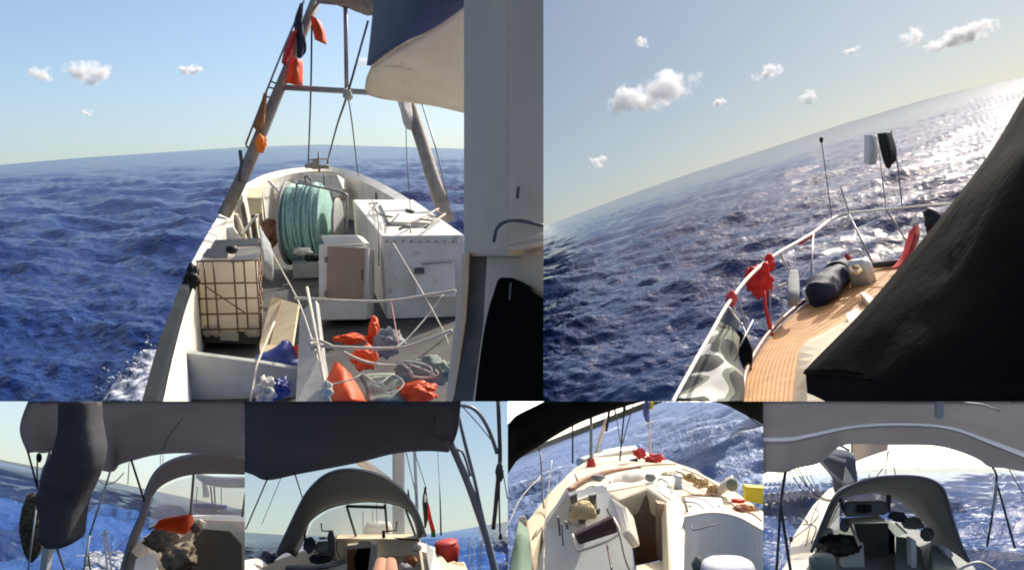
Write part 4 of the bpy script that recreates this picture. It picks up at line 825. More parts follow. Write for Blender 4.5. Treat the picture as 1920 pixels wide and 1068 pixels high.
single('mast', 'pale mast base seen through the spray hood window', 'mast', MB().tube(V(z3, [(1285, 520, 6.6), (1290, 610, 6.6)]), px=12), 'gelcoat_grey')
single('furled_sail', 'blue banded sail cover lying on the foredeck', 'sail cover', MB().tube(V(z3, [(1215, 668, 7), (1300, 668, 7), (1415, 675, 7)]), px=11, seg=10), 'blue_bag')
for k, (x0, x1) in enumerate([(1318, 1335), (1340, 1350), (1235, 1222), (1385, 1385)]):
    rope(['dark halyard beside the pale mast, first of the pair', 'dark halyard beside the pale mast, second of the pair', 'thin shroud at the window post', 'thin line crossing the blue sail cover'][k], V(z3, [(x0, 545, 6.7), (x1, 715, 6.6)]), [3, 3, 1.6, 1.6][k], 'rope_dark')
bi = thing('bimini', 'large dark grey bimini awning with pale seams over the cream cockpit', 'bimini', at(*z3(240, 570), 3.1))
r0 = V(z3, [(172, 318), (230, 312), (280, 318), (370, 305), (540, 385), (690, 437), (735, 396), (820, 368), (1000, 326), (1250, 320), (1600, 348)], 3.2)
r1 = V(z3, [(135, 165), (220, 190), (280, 190), (370, 190), (540, 215), (690, 225), (735, 210), (820, 195), (1000, 160), (1250, 150), (1600, 170)], 2.75)
r2 = V(z3, [(200, -60), (260, -60), (330, -60), (420, -60), (560, -60), (690, -60), (740, -60), (830, -60), (1010, -60), (1260, -60), (1600, -60)], 2.3)
cv = build('canvas', MB().grid([r0, r1, r2], 4, 6, thick=.012, wr=.012, wf=4), 'grey_canvas', bi)
build('seam', MB().tube(V(z3, [(820, 82, 2.55), (1050, 55, 2.5), (1275, 47, 2.5)]), px=1.6, n=4), 'rope_white', cv)  # white seams paint in the light leaking through the stitching
build('seam', MB().tube(V(z3, [(1010, 318, 3.15), (1060, 230, 2.85), (1140, 120, 2.6)]), px=1.8, n=4), 'rope_white', cv)
for a, b, px, m in [((172, 318), (240, 575), 3.5, 'rope_dark'), ((240, 575), (170, 1120), 3, 'silver'), ((405, 0), (240, 575), 4.5, 'silver'), ((395, 225), (270, 430), 3.5, 'silver'), ((270, 430), (240, 575), 4, 'silver'), ((820, 375), (905, 640), 4, 'rope_dark'), ((695, 437), (560, 850), 4, 'silver'), ((560, 850), (515, 1120), 4, 'silver')]:
    build('frame_tube', MB().tube(V(z3, [a, b], 3.1), px=px), m, bi)
single('rolled_curtain', 'dark grey side curtain rolled and hanging from the bimini', 'curtain', MB().loft([(at(*z3((l+r_)/2, y), 2.15), Vector(((r_-l)/2/3.338*2.15/F, 0, 0)), Vector((0, .06, 0))) for y, l, r_ in [(-60, 420, 600), (120, 400, 610), (200, 388, 625), (300, 365, 640), (400, 325, 632), (480, 292, 600), (545, 282, 568), (575, 254, 552), (640, 258, 524), (720, 290, 506), (800, 286, 500), (860, 288, 498), (892, 330, 470)]], n=5, seg=30, e=3.2, wr=.09, wf=9.), 'curtain_canvas')
single('net_fender', 'oval fender wrapped in dark netting hanging off the quarter', 'fender', MB().blob(at(*z3(200, 800), 3.4), 0.0486, 0.036, 0.1476, amp=.08, seed=3, sub=4), 'black_net')
single('boat_hook_board', 'silver board standing upright at the yacht quarter', 'board', MB().poly(V(z3, [(272, 852), (315, 855), (285, 1120), (243, 1120)], 2.9), .03), 'silver')
for k, pts in enumerate([[(235, 340, 3.1), (232, 500, 3.1), (240, 570, 3.1)], [(345, 900, 3), (415, 1100, 2.9)], [(650, 820, 4.4), (675, 1100, 4.1)], [(662, 815, 4.4), (705, 1100, 4.1)], [(545, 930, 3.6), (570, 1100, 3.5)], [(840, 820, 5), (690, 960, 4.4), (480, 980, 4)], [(590, 480, 3.2), (650, 530, 3.2), (720, 515, 3.2), (775, 460, 3.2)], [(808, 395, 3.2), (800, 530, 3.2)], [(1005, 345, 6), (1003, 430, 6)], [(1020, 345, 6), (1020, 430, 6)]]):
    rope(['slack line below the bimini corner block', 'dark line below the rolled curtain', 'aft stanchion wire of the leaning pair', 'forward stanchion wire of the leaning pair', 'short dark stay by the bimini pole foot', 'lifeline sagging from the spray hood aft', 'loop of cord hanging under the bimini edge', 'thin pull cord under the bimini edge', 'shroud behind the spray hood, first', 'shroud behind the spray hood, second'][k], V(z3, pts), [3, 4, 3.5, 3.5, 4, 1.6, 2, 1.8, 1.2, 1.2][k], ['rope_dark', 'rope_dark', 'steel', 'steel', 'rope_dark', 'rope_white', 'rope_grey', 'rope_grey', 'rope_grey', 'rope_grey'][k])
single('pulley_block', 'dark pulley block hanging at the bimini corner', 'block', MB().blob(at(*z3(245, 365), 3.1), 0.0105, 0.0105, 0.01925, amp=.1, sub=2), 'black')
fm = MB()
for k in range(220):
    u, v = z3(random.uniform(540, 770), random.uniform(955, 1110)); p = CUR.on(u, v, CUR.h-.03); s_ = random.uniform(.006, .022)
    fm.blob(p, s_*1.7, s_*1.7, s_*.6, amp=.5, seed=k, sub=1)
fo = build('wake_foam', fm, 'foam_patch'); tag(fo, 'white foam streaming past the cream cockpit coaming', 'foam'); fo['kind'] = 'stuff'
# ================================================================== 4: cockpit under a black bimini, motoring crew's knees in view
CUR = P4
z4, z4d, z4e = Z(455, 748, 3.337), Z(560, 900, 6.358), Z(740, 880, 5.679)
yw = thing('sailing_yacht', 'yacht cockpit with cream bulkhead and wooden companionway', 'yacht', at(700, 1100, 4.5))
build('deck', MB().poly(V(z4, [(-20, 1140, 5.3), (200, 1010, 5.3), (400, 940, 5.3), (1100, 940, 5.3), (1260, 1000, 5.3), (1400, 1140, 5.3)]), .15), 'gelcoat_grey', yw)
build('bulkhead', MB().poly(V(z4d, [(440, 700), (1420, 700), (1480, 1140), (420, 1140)], 5.0), .1), 'gelcoat_cream', yw)
build('bench', MB().poly(V(z4d, [(-200, 1090, 4.3), (-100, 1010, 4.5), (400, 990, 4.7), (575, 940, 4.8), (575, 1150, 4.3), (-200, 1150, 4.2)]), .1), 'gelcoat_grey', yw)
build('coachroof', MB().poly(V(z4d, [(420, 690, 5), (1440, 700, 5), (1400, 655, 6.5), (500, 655, 6.5)]), .1), 'gelcoat_cream', yw)
build('companionway', MB().poly(V(z4d, [(580, 815), (860, 795), (825, 1140), (580, 1140)], 4.96), .03), 'opening_black', yw)
build('washboard', MB().poly(V(z4d, [(583, 825), (690, 815), (650, 940), (680, 1140), (583, 1140)], 4.92), .03), 'wood_brown', yw)
build('hatch_slide', MB().poly(V(z4d, [(575, 780), (700, 770), (720, 720), (860, 720), (860, 800), (580, 820)], 4.9), .04), 'gelcoat', yw)
build('door_post', MB().poly(V(z4d, [(865, 770), (935, 760), (930, 1140), (820, 1140)], 4.85), .06), 'gelcoat_grey', yw)
build('handrail', MB().tube(V(z4d, [(-150, 1040, 4), (150, 1050, 4), (350, 1020, 4), (560, 960, 4.3)]), px=9, n=4), 'dark_cap', yw)
build('handrail', MB().tube(V(z4d, [(250, 690, 4.9), (700, 665, 5.2), (1430, 710, 4.9)]), px=4, n=4), 'wood_brown', yw)
build('coaming', MB().poly(V(z4e, [(330, 770, 4.4), (420, 860, 4.2), (520, 1120, 3.8), (380, 1120, 3.8), (340, 900, 4.2)]), .1), 'gelcoat_grey', yw)
build('side_deck', MB().poly(V(z4e, [(430, 830, 4.8), (560, 990, 4.3), (740, 980, 4.5), (800, 1120, 4), (500, 1120, 4)]), .1), 'gelcoat_cream', yw)
build('seat', MB().poly(V(z4, [(-20, 1000, 3.6), (90, 985, 3.8), (140, 1010, 3.8), (110, 1120, 3.5), (-20, 1120, 3.4)]), .12), 'gelcoat', yw, bevel=.02)
build('seat', MB().poly(V(z4d, [(-60, 1030, 4.1), (170, 1005, 4.2), (175, 1050, 4.1), (-60, 1090, 4)]), .08), 'gelcoat', yw)
# winch and cockpit gear
wn = thing('winch', 'dark sheet winch standing by the spray hood window', 'winch', at(*z4d(385, 900), 4.5))
build('drum', MB().loft([(at(*z4d(385, y), 4.5), Vector((w_*.0068, 0, 0)), Vector((0, w_*.0068, 0))) for y, w_ in [(900, 3.5), (800, 3.2), (720, 2.6), (680, 3.2), (640, 2.4), (600, 1.6)]], seg=14), 'dark_cap', wn)
build('crank_handle', MB().tube(V(z4d, [(380, 603), (275, 600), (268, 510)], 4.5), px=2.6), 'black', wn)
wn = thing('winch', 'black winch crank on the coachroof, starboard of the door post', 'winch', at(*z4d(1010, 660), 4.8))
build('drum', MB().tube(V(z4d, [(1010, 600), (1015, 680)], 4.8), px=6), 'dark_cap', wn)
build('crank_handle', MB().tube(V(z4d, [(1010, 610), (1160, 595), (1170, 490)], 4.8), px=2.6), 'black', wn)
def bag4(label, x, y, rx, ry, d, m, seed, amp=.3, name='bag', cat='bag', zf=z4d): return bag(label, zf, x, y, rx, ry, d, m, seed, amp=amp, name=name, cat=cat)
bag4('dark rucksack under the port side of the spray hood', 130, 770, 70, 90, 4.6, 'dark_canvas', 41)
bag4('black cushion stacked beneath the winch', 260, 930, 130, 60, 4.4, 'black', 42)
bag4('grey jacket bundled behind the winch', 280, 800, 90, 70, 4.7, 'cloth_grey', 43)
bag4('navy bag behind the white port seat', 165, 985, 45, 40, 3.7, 'navy', 44, zf=z4)
for k in range(5):
    a = random.random()
    rope(['slack sheet looped over the winch, uppermost', 'slack sheet draped across the black cushion', 'slack sheet falling from the winch to the rail', 'grey sheet hanging on the cream bulkhead', 'thin sheet hanging beside the companionway'][k], V(z4d, [[(180, 860, 4.3), (280, 840, 4.25), (360, 870, 4.3), (420, 930, 4.3)], [(200, 900, 4.2), (330, 880, 4.15), (450, 920, 4.2), (380, 960, 4.2)], [(390, 850, 4.35), (430, 900, 4.3), (370, 890, 4.25), (440, 960, 4.3)], [(460, 720, 4.9), (450, 800, 4.9), (480, 900, 4.85), (540, 960, 4.7)], [(545, 720, 4.9), (540, 850, 4.88), (530, 960, 4.85)]][k]), 2.0, ['rope_grey', 'rope_grey', 'rope_dark', 'rope_grey', 'rope_white'][k])
single('instrument_pod', 'white round instrument pod starboard of the companionway', 'instrument', MB().blob(at(*z4d(1400, 790), 4.5), 0.036, 0.024, 0.027, amp=.05, sub=2), 'gelcoat')
# person: bare knees raised towards the companionway
def person():
    me = bpy.data.meshes.new('person')
    q = lambda x, y, d: at(*z4d(x, y), d)
    pts = [(q(1010, 1420, 2.6), .13), (q(930, 1400, 2.7), .10), (q(985, 985, 3.5), .068), (q(960, 1250, 4.1), .045), (q(955, 1330, 4.3), .035), (q(950, 1340, 4.55), .03),
           (q(1090, 1400, 2.7), .10), (q(1090, 985, 3.5), .068), (q(1110, 1250, 4.1), .045), (q(1115, 1330, 4.3), .035), (q(1115, 1340, 4.55), .03), (q(1010, 1500, 2.1), .15)]
    es = [(0, 1), (1, 2), (2, 3), (3, 4), (4, 5), (0, 6), (6, 7), (7, 8), (8, 9), (9, 10), (0, 11)]
    me.from_pydata([p for p, r_ in pts], es, []); me.update()
    o = bpy.data.objects.new('person', me); COL.objects.link(o)
    sk_ = o.modifiers.new('Skin', 'SKIN'); sk_.use_smooth_shade = True
    for i, (p, r_) in enumerate(pts):
        sv = me.skin_vertices[0].data[i]; sv.radius = (r_*CUR.unit*.46,)*2; sv.use_root = (i == 0)
    sb = o.modifiers.new('Sub', 'SUBSURF'); sb.levels = 2; sb.render_levels = 2
    me.materials.append(MATS['skin'])
    dg = bpy.context.evaluated_depsgraph_get(); m2 = bpy.data.meshes.new_from_object(o.evaluated_get(dg)); o.modifiers.clear(); o.data = m2
    for f in m2.polygons: f.use_smooth = True
    tag(o, 'person sitting with two bare knees raised before the companionway', 'person')
person()
bag4('tan canvas bag on the starboard cockpit seat', 1330, 960, 80, 70, 4.2, 'tan_cloth', 45)
bag4('grey crumpled cover beside the bare knees', 1260, 1050, 80, 60, 4.0, 'cloth_grey', 46)
# spray hood
sh = thing('spray_hood', 'round black spray hood with a wide clear front window', 'spray hood', at(*z4(230, 985), 4.2))
oa = V(z4, [(205, 1000), (290, 815), (365, 660), (420, 570), (500, 492), (580, 455), (670, 443), (770, 455), (880, 490), (970, 550), (1030, 620), (1090, 720), (1140, 860)], 4.2)
ia = V(z4, [(330, 985), (388, 850), (412, 775), (455, 730), (520, 690), (590, 665), (680, 648), (770, 640), (860, 643), (940, 655), (1010, 680), (1065, 740), (1105, 870)], 5.1)
build('canvas', MB().grid([oa, [p.lerp(q, .5)+Vector((0, 0, .03))*CUR.unit for p, q in zip(oa, ia)], ia], 4, 5, thick=.012, wr=.01), 'olive_canvas', sh)
build('frame_tube', MB().tube(oa, px=3.5, n=4), 'dark_cap', sh); build('frame_tube', MB().tube(ia, px=3, n=4), 'dark_cap', sh)
fw_ = build('front_window', MB().poly(V(z4, [(400, 850), (440, 765), (530, 700), (640, 665), (780, 650), (900, 655), (1000, 680), (1060, 760), (1090, 865)], 5.2), .006), 'vinyl', sh)
for a, b, px in [((650, 665), (708, 855), 4.5), ((890, 655), (905, 835), 4.5), ((650, 668), (892, 676), 6), ((385, 640), (390, 900), 4), ((1020, 690), (1080, 850), 4), ((1060, 700), (1125, 860), 6)]:
    build('window_bar', MB().tube(V(z4, [a, b], 5.05), px=px), ['dark_cap', 'silver'][px == 6 and a[0] == 1060], fw_)
single('deck_box', 'pale rounded box on the coachroof ahead of the window', 'box', MB().loft([(at(*z4d(950, 690), 6), Vector((0.1044, 0, 0)), Vector((0, 0.058, 0))), (at(*z4d(950, 560), 6), Vector((0.1044, 0, 0)), Vector((0, 0.058, 0))), (at(*z4d(950, 505), 6), Vector((0.087, 0, 0)), Vector((0, 0.0464, 0)))], e=4), 'gelcoat_grey')
# mast, boom, rigging
single('mast', 'broad white mast rising behind the spray hood', 'mast', MB().loft([(at(*z4(975, y), 6.8), Vector((.052, 0, 0)), Vector((0, .06, 0))) for y in (0, 300, 600, 930)]), 'gelcoat')
single('boom', 'white boom slanting up from the spray hood to the bimini', 'boom', MB().tube(V(z4, [(690, 355, 5.6), (905, 505, 6.6)]), px=16, seg=12), 'gelcoat')
single('inner_mast', 'slim pale pole beside the broad white mast', 'pole', MB().tube(V(z4, [(1072, 250, 7), (1098, 860, 7)]), px=6), 'gelcoat_grey')
single('antenna', 'slender dark whip antenna standing alone starboard of the flag', 'antenna', MB().tube(V(z4, [(1232, 540, 7), (1236, 650, 7), (1241, 850, 7)]), r=[0.00264, 0.00594, 0.00792], n=3), 'dark_cap')
for k, (pts, px, m) in enumerate([([(160, 485, 3.2), (20, 810, 3.4)], 2.6, 'rope_dark'), ([(325, 460, 3.2), (382, 640, 4.1)], 2.2, 'rope_dark'), ([(240, 490, 5), (120, 780, 6)], 1.2, 'rope_grey'), ([(1020, 320, 6), (1090, 620, 6)], 1.8, 'rope_grey'), ([(1075, 330, 6), (1150, 560, 6)], 1.6, 'rope_grey'), ([(1220, 330, 6.5), (1232, 560, 6.9)], 1, 'rope_grey'), ([(752, 700, 6), (754, 850, 6)], 1.6, 'rope_dark'), ([(812, 690, 6), (820, 850, 6)], 1.6, 'rope_grey'), ([(838, 640, 6), (842, 850, 6)], 1.6, 'rope_grey')]):
    rope(['dark rod from bimini corner to the port rail', 'dark stay from bimini to spray hood frame', 'fine backstay seen over the port quarter', 'grey line from bimini to the spray hood edge', 'grey flag halyard above the furled flag', 'very thin line above the whip antenna', 'shroud in the window, nearest the window bar', 'shroud in the window crossing the pale box edge', 'shroud in the window crossing the pale box nearest the mast'][k], V(z4, pts), px, m)
pf = thing('flag', 'black, white, green and red flag furled on a halyard', 'flag', at(*z4(1190, 850), 6))
build('black_stripe', MB().grid([V(z4, [(1138, 550, 6), (1142, 548, 5.98), (1146, 552, 6)]), V(z4, [(1124, 630, 6), (1140, 635, 5.95), (1160, 640, 6)]), V(z4, [(1130, 720, 6), (1148, 725, 5.95), (1166, 715, 6)]), V(z4, [(1136, 800, 6), (1140, 805, 5.97), (1150, 790, 6)])], 4, 4, thick=.01, wr=.02), 'black', pf)
build('white_stripe', MB().grid([V(z4, [(1138, 590, 5.93), (1150, 610, 5.93)]), V(z4, [(1133, 640, 5.93), (1150, 645, 5.93)])], 4, 4, thick=.008), 'flag_white', pf)
build('red_stripe', MB().grid([V(z4, [(1160, 650, 5.95), (1164, 655, 5.95)]), V(z4, [(1158, 740, 5.95), (1184, 745, 5.95)]), V(z4, [(1180, 830, 5.95), (1206, 828, 5.95)])], 4, 4, thick=.008), 'red', pf)
build('green_stripe', MB().grid([V(z4, [(1178, 828, 5.94), (1206, 826, 5.94)]), V(z4, [(1180, 862, 5.94), (1206, 862, 5.94)])], 4, 4, thick=.008), 'flag_green', pf)
single('flag', 'small dark pennant close to the spray hood edge', 'flag', MB().grid([V(z4, [(1032, 560, 6), (1036, 560, 6)]), V(z4, [(1030, 610, 6), (1046, 615, 6)]), V(z4, [(1036, 660, 6), (1048, 650, 6)])], 4, 4, thick=.01), 'navy')
bk = thing('bucket', 'red plastic bucket on the starboard side deck', 'bucket', at(*z4e(550, 1000), 4.6))
build('body', MB().loft([(at(*z4e(570, 990), 4.6), Vector((0.0551, 0, 0)), Vector((0, 0.0522, 0))), (at(*z4e(560, 830), 4.6), Vector((0.0696, 0, 0)), Vector((0, 0.0638, 0))), (at(*z4e(545, 775), 4.6), Vector((0.058, 0, 0.0087)), Vector((0, 0.058, 0)))], n=2, seg=22), 'red_dull', bk)
build('rim', MB().loft([(at(*z4e(545, 785), 4.6), Vector((0.0667, 0, 0.0087)), Vector((0, 0.0638, 0))), (at(*z4e(545, 770), 4.6), Vector((0.0667, 0, 0.0087)), Vector((0, 0.0638, 0)))], seg=22), 'red_dull', bk)
bag4('straw coloured rope coil on the side deck under the red bucket', 640, 1040, 110, 50, 4.3, 'straw_rope', 47, zf=z4e, name='rope_coil', cat='rope')
for k, x in enumerate((800, 850, 905, 925)):
    rope(['thin stanchion wire aft of the red bucket, first', 'thin stanchion wire aft of the red bucket, second', 'dark stanchion by the big silver tube, first', 'dark stanchion by the big silver tube, second'][k], V(z4e, [(x+10, 740, 5), (x-20, 1100, 4.6)]), 1.8, ['rope_grey', 'rope_grey', 'rope_dark', 'rope_dark'][k])
# bimini and its frame
bi = thing('bimini', 'black bimini with a deep scalloped edge on silver tubes', 'bimini', at(*z4(1560, 1050), 3.0))
r0 = V(z4, [(-20, 425), (70, 455), (160, 488), (350, 450), (700, 383), (950, 322), (1150, 306), (1290, 314)], 3.3)
r1 = V(z4, [(-20, 210), (70, 220), (160, 240), (350, 230), (700, 190), (950, 160), (1180, 150), (1345, 200)], 2.8)
r2 = V(z4, [(-20, -60), (70, -60), (160, -60), (350, -60), (700, -60), (950, -60), (1190, -60), (1372, -60)], 2.3)
cv = build('canvas', MB().grid([r0, r1, r2], 5, 6, thick=.012, wr=.014, wf=3), 'dark_canvas', bi)
build('seam', MB().tube(V(z4, [(1105, 292, 3.2), (1160, 200, 2.9), (1205, 110, 2.65)]), px=3, n=4), 'dark_cap', cv)
build('seam', MB().tube(V(z4, [(-20, 330, 3.05), (350, 160, 2.7), (850, 40, 2.5)]), px=1.6, n=4), 'dark_cap', cv)
for pts, px in [([(1215, 100), (1300, 270), (1400, 500), (1475, 710), (1530, 880), (1590, 1120)], 12), ([(1330, 20), (1395, 290), (1450, 500), (1490, 690), (1530, 860)], 6), ([(1240, 45), (1390, 40), (1470, 80), (1530, 170), (1570, 270), (1592, 340)], 6.5), ([(1340, 310), (1380, 340), (1425, 480)], 4)]:
    build('frame_tube', MB().tube(V(z4, pts, 3.0), px=px*1.15, n=5, seg=10), 'grey_tube', bi)
rope('thin control line under the curved silver tube', V(z4, [(1370, 40, 3), (1470, 150, 3), (1560, 260, 3)]), 2, 'rope_dark')
rope('thick brown rope bundle hanging outside the silver tube', V(z4, [(1598, 0, 3), (1606, 200, 3), (1610, 380, 3), (1592, 560, 3), (1580, 700, 3), (1568, 810, 3)]), 8, 'rope_grey', name='rope_bundle', seg=8)
rope('dark rope tail ending in a toggle beside the rope bundle', V(z4, [(1612, 400, 3), (1605, 620, 3), (1612, 860, 3)]), 3.2, 'rope_dark')
rope('thin line falling outside the brown rope bundle', V(z4, [(1620, 420, 3), (1640, 520, 3), (1656, 620, 3)]), 1.8, 'rope_dark')
single('toggle', 'dark wooden toggle at the rope tail end', 'toggle', MB().blob(at(*z4(1614, 860), 3), 0.007, 0.007, 0.01225, amp=.1, sub=2), 'rope_dark')
bag4('frayed rope knot on the brown rope bundle', 1606, 460, 22, 60, 2.98, 'rope_grey', 48, zf=z4, amp=.5, name='knot', cat='knot')
# ================================================================== 5: white foredeck in glare seen over a companionway
CUR = P5
z5, z5d, z5e = Z(945, 748, 3.337), Z(960, 840, 4.683), Z(1180, 840, 4.682)
yp = thing('sailing_yacht', 'sunlit cream yacht deck and white cabin under glaring sea', 'yacht', at(1200, 1090, 4.6))
def part5(name, zf, pts, d, th, m, bevel=0.): return build(name, MB().poly(V(zf, pts, d), th), m, yp, bevel)
part5('side_deck', z5, [(140, 770, 5.2), (290, 580, 6), (430, 440, 6.8), (500, 400, 7.2), (520, 440, 7), (400, 570, 6), (260, 740, 5.2), (180, 990, 4.4), (150, 900, 4.7)], None, .2, 'gelcoat_cream')
part5('foredeck', z5, [(430, 440, 6.8), (560, 360, 7.6), (830, 310, 8.2), (1080, 400, 7.6), (1200, 440, 7), (1400, 580, 6.2), (1180, 720, 5.6), (500, 560, 6)], None, .15, 'gelcoat_cream')
part5('toe_rail', z5, [(130, 790, 5.15), (290, 590, 5.95), (440, 440, 6.75), (450, 450, 6.7), (305, 610, 5.9), (150, 800, 5.1)], None, .1, 'gelcoat')
part5('side_deck', z5, [(1180, 440, 6.9), (1420, 560, 6.2), (1700, 760, 5.4), (1700, 850, 5), (1400, 720, 5.4), (1150, 600, 6)], None, .2, 'gelcoat_cream')
part5('cabin_side', z5, [(240, 1130), (262, 780), (330, 690), (400, 575), (420, 640), (400, 760), (420, 1130)], 4.9, .1, 'gelcoat_grey')
part5('bulkhead', z5d, [(200, 1150, 4.62), (330, 560, 4.98), (480, 390, 5.09), (800, 320, 5.13), (860, 400, 5.08), (1000, 520, 5.0), (1045, 760, 4.86), (1080, 1150, 4.62)], None, .12, 'gelcoat_grey')
part5('cabin_roof', z5d, [(480, 380, 5.3), (620, 280, 6), (850, 200, 6.6), (1150, 140, 7), (1500, 200, 6.6), (1400, 330, 5.6), (900, 330, 5.4)], None, .1, 'gelcoat')
build('roof_rail', MB().tube(V(z5, [(405, 570, 5.25), (490, 510, 5.7), (600, 465, 6.2), (720, 442, 6.6), (850, 425, 6.8)]), px=9, n=4), 'wood_brown', yp)
build('roof_rail', MB().tube(V(z5, [(720, 432, 6.7), (900, 412, 6.8), (1075, 405, 6.8)]), px=4, n=4), 'gelcoat_cream', yp)
build('roof_rail', MB().tube(V(z5, [(1120, 435, 6.6), (1230, 480, 6.3), (1350, 550, 6)]), px=4, n=4), 'gelcoat', yp)
hw = part5('hatch_window', z5d, [(545, 760), (890, 600), (930, 740), (590, 850)], 4.55, .05, 'tinted', .01)
build('hatch_frame', MB().tube(V(z5d, [(530, 750, 4.55), (560, 870, 4.5), (620, 890, 4.48), (930, 760, 4.5), (890, 610, 4.6)]), px=5, n=3), 'gelcoat', hw)
ip_ = part5('instrument_panel', z5d, [(495, 480), (740, 400), (760, 590), (560, 680), (500, 640)], 4.9, .05, 'gelcoat', .01)
for pl in ([(505, 425), (570, 400), (575, 470), (520, 490)], [(670, 420), (745, 405), (730, 490), (690, 500)], [(580, 625), (650, 620), (640, 660), (590, 665)], [(735, 545), (775, 530), (770, 575), (740, 585)], [(510, 530), (545, 520), (545, 560), (515, 570)]):
    build('dark_gap', MB().poly(V(z5d, pl, 4.86), .03), 'dark_cap', ip_)  # flat dark patches drawn for gaps in the panel, no real dials
for x, y0, y1, wd in ((400, 600, 760, 16), (432, 660, 850, 10), (465, 640, 700, 20)):
    build('panel_slot', MB().poly(V(z5d, [(x, y0), (x+wd, y0+10), (x+wd+14, y1), (x+14, y1+12)], 4.6), .03), 'dark_cap', yp)
part5('hatch_garage', z5, [(640, 580, 5.1), (900, 530, 5.2), (1050, 635, 5), (1050, 668, 4.95), (895, 565, 5.1), (715, 632, 5)], None, .15, 'gelcoat_cream', .02)
part5('hatch_garage_top', z5, [(640, 575, 5.12), (650, 510, 5.8), (900, 490, 5.9), (1100, 590, 5.3), (1060, 635, 5.0), (900, 530, 5.22)], None, .06, 'gelcoat')
part5('companionway', z5, [(715, 640), (890, 570), (965, 640), (965, 1010), (820, 1040), (775, 700)], 5.1, .03, 'interior')
part5('companionway_step', z5, [(800, 870), (930, 850), (960, 1010), (825, 1035)], 5.02, .03, 'wood_brown')
part5('door_jamb', z5, [(960, 650), (1012, 655), (1030, 1010), (968, 1010)], 4.95, .08, 'wood_panel')
part5('door_pillar', z5, [(1010, 640, 4.9), (1110, 600, 5), (1140, 740, 4.8), (1130, 1130, 4.2), (1030, 1130, 4.2)], None, .12, 'gelcoat_cream', .02)
part5('step_box', z5, [(650, 590, 4.9), (760, 665, 4.7), (795, 830, 4.5), (740, 850, 4.5), (690, 720, 4.7)], None, .12, 'gelcoat', .02)
part5('threshold', z5, [(830, 1040, 4.6), (1030, 1000, 4.7), (1050, 1130, 4.2), (830, 1130, 4.2)], None, .1, 'gelcoat_cream')
cw = [(1130, 740, 4.7), (1300, 713, 4.8), (1450, 735, 4.8), (1560, 790, 4.7), (1700, 870, 4.6)]
co_ = build('coaming', MB().strip(V(z5, cw), V(z5, [(1130, 1130, 4.5), (1300, 1130, 4.58), (1450, 1130, 4.58), (1560, 1130, 4.5), (1700, 1130, 4.4)]), .12, n=4), 'gelcoat_grey', yp)
build('coaming_cap', MB().strip(V(z5, [(x, y-6, d) for x, y, d in cw]), V(z5, [(x+10, y-32, d+.25) for x, y, d in cw]), .06, n=4), 'gelcoat', yp)
build('coaming_handle', MB().tube(V(z5, [(1172, 785, 4.6), (1178, 812, 4.55), (1200, 815, 4.55), (1345, 778, 4.6)]), px=2.5, n=3), 'dark_cap', co_)
dh_ = part5('deck_hatch', z5, [(1125, 600, 5.5), (1365, 612, 5.5), (1380, 675, 5.2), (1330, 690, 5.15), (1150, 700, 5.1)], None, .07, 'gelcoat_grey', .02)
for k, x in enumerate((1165, 1345)): build('hatch_hinge', MB().blob(at(*z5(x, 668), 5.05), 0.0105, 0.007, 0.00525, amp=.1, sub=1), 'dark_cap', dh_)
# things lying about
def bg5(label, zf, x, y, rx, ry, d, m, seed, amp=.3, name='bag', cat='bag', p=2.): return bag(label, zf, x, y, rx, ry, d, m, seed, amp=amp, name=name, cat=cat, p=p)
dg_ = thing('dinghy', 'white inflatable dinghy with a blue band lashed on the foredeck', 'dinghy', at(*z5(650, 440), 7.4))
build('tube', MB().tube(V(z5, [(470, 400, 7.5), (560, 372, 7.6), (700, 345, 7.8), (820, 320, 8)]), px=18, n=4, seg=14), 'gelcoat_grey', dg_)
build('tube', MB().tube(V(z5, [(600, 340, 7.9), (700, 318, 8.1), (815, 306, 8.3)]), px=9, n=4, seg=14), 'gelcoat', dg_)
build('band', MB().tube(V(z5, [(560, 436, 7.2), (680, 412, 7.3), (830, 378, 7.5)]), px=7, n=4), 'blue_bag', dg_)
bg5('pink red cloth tied round the mast foot', z5, 545, 415, 28, 50, 7, 'pink_cloth', 51, name='cloth', cat='cloth')
bg5('pink towel dropped at the side deck corner', z5, 490, 450, 30, 20, 6.9, 'pink_cloth', 52, name='cloth', cat='cloth')
for k, (x, y, rx, ry, lab) in enumerate([(850, 340, 34, 26, 'pink red net heap beside the white dinghy'), (935, 375, 48, 24, 'pink red net heap at the flag staff foot')]):
    bag(lab, z5, x, y, rx, ry, 7.5, 'pink_cloth', 71+k, amp=1.1, name='fishing_net', cat='net')
single('straw_hat', 'yellowish bowl hung on the white instrument panel', 'hat', MB().loft([(at(*z5d(625, 615), 4.8), Vector((0.0748, 0, 0)), Vector((0, 0.0204, 0))), (at(*z5d(625, 590), 4.78), Vector((0.0816, 0, 0)), Vector((0, 0.034, 0))), (at(*z5d(628, 520), 4.78), Vector((0.0646, 0, 0)), Vector((0, 0.034, 0))), (at(*z5d(630, 465), 4.8), Vector((0.034, 0, 0)), Vector((0, 0.0204, 0)))], n=3), 'straw_rope')
single('furled_sail', 'white rolled sail cloth on the roof before the hatch garage', 'sail', MB().loft([(at(*z5(660, 530), 5.6), Vector((0, 0, 0.018)), Vector((0, 0.036, 0))), (at(*z5(720, 510), 5.7), Vector((0, 0, 0.0432)), Vector((0, 0.054, 0))), (at(*z5(820, 490), 5.8), Vector((0, 0, 0.0468)), Vector((0, 0.054, 0))), (at(*z5(890, 490), 5.9), Vector((0, 0, 0.0216)), Vector((0, 0.036, 0)))], n=7, seg=24, wr=.35, wf=14.), 'sail_white')
bg5('dark cap lying at the end of the rolled sail', z5, 915, 490, 32, 24, 5.7, 'cloth_grey', 53, name='cap', cat='cap')
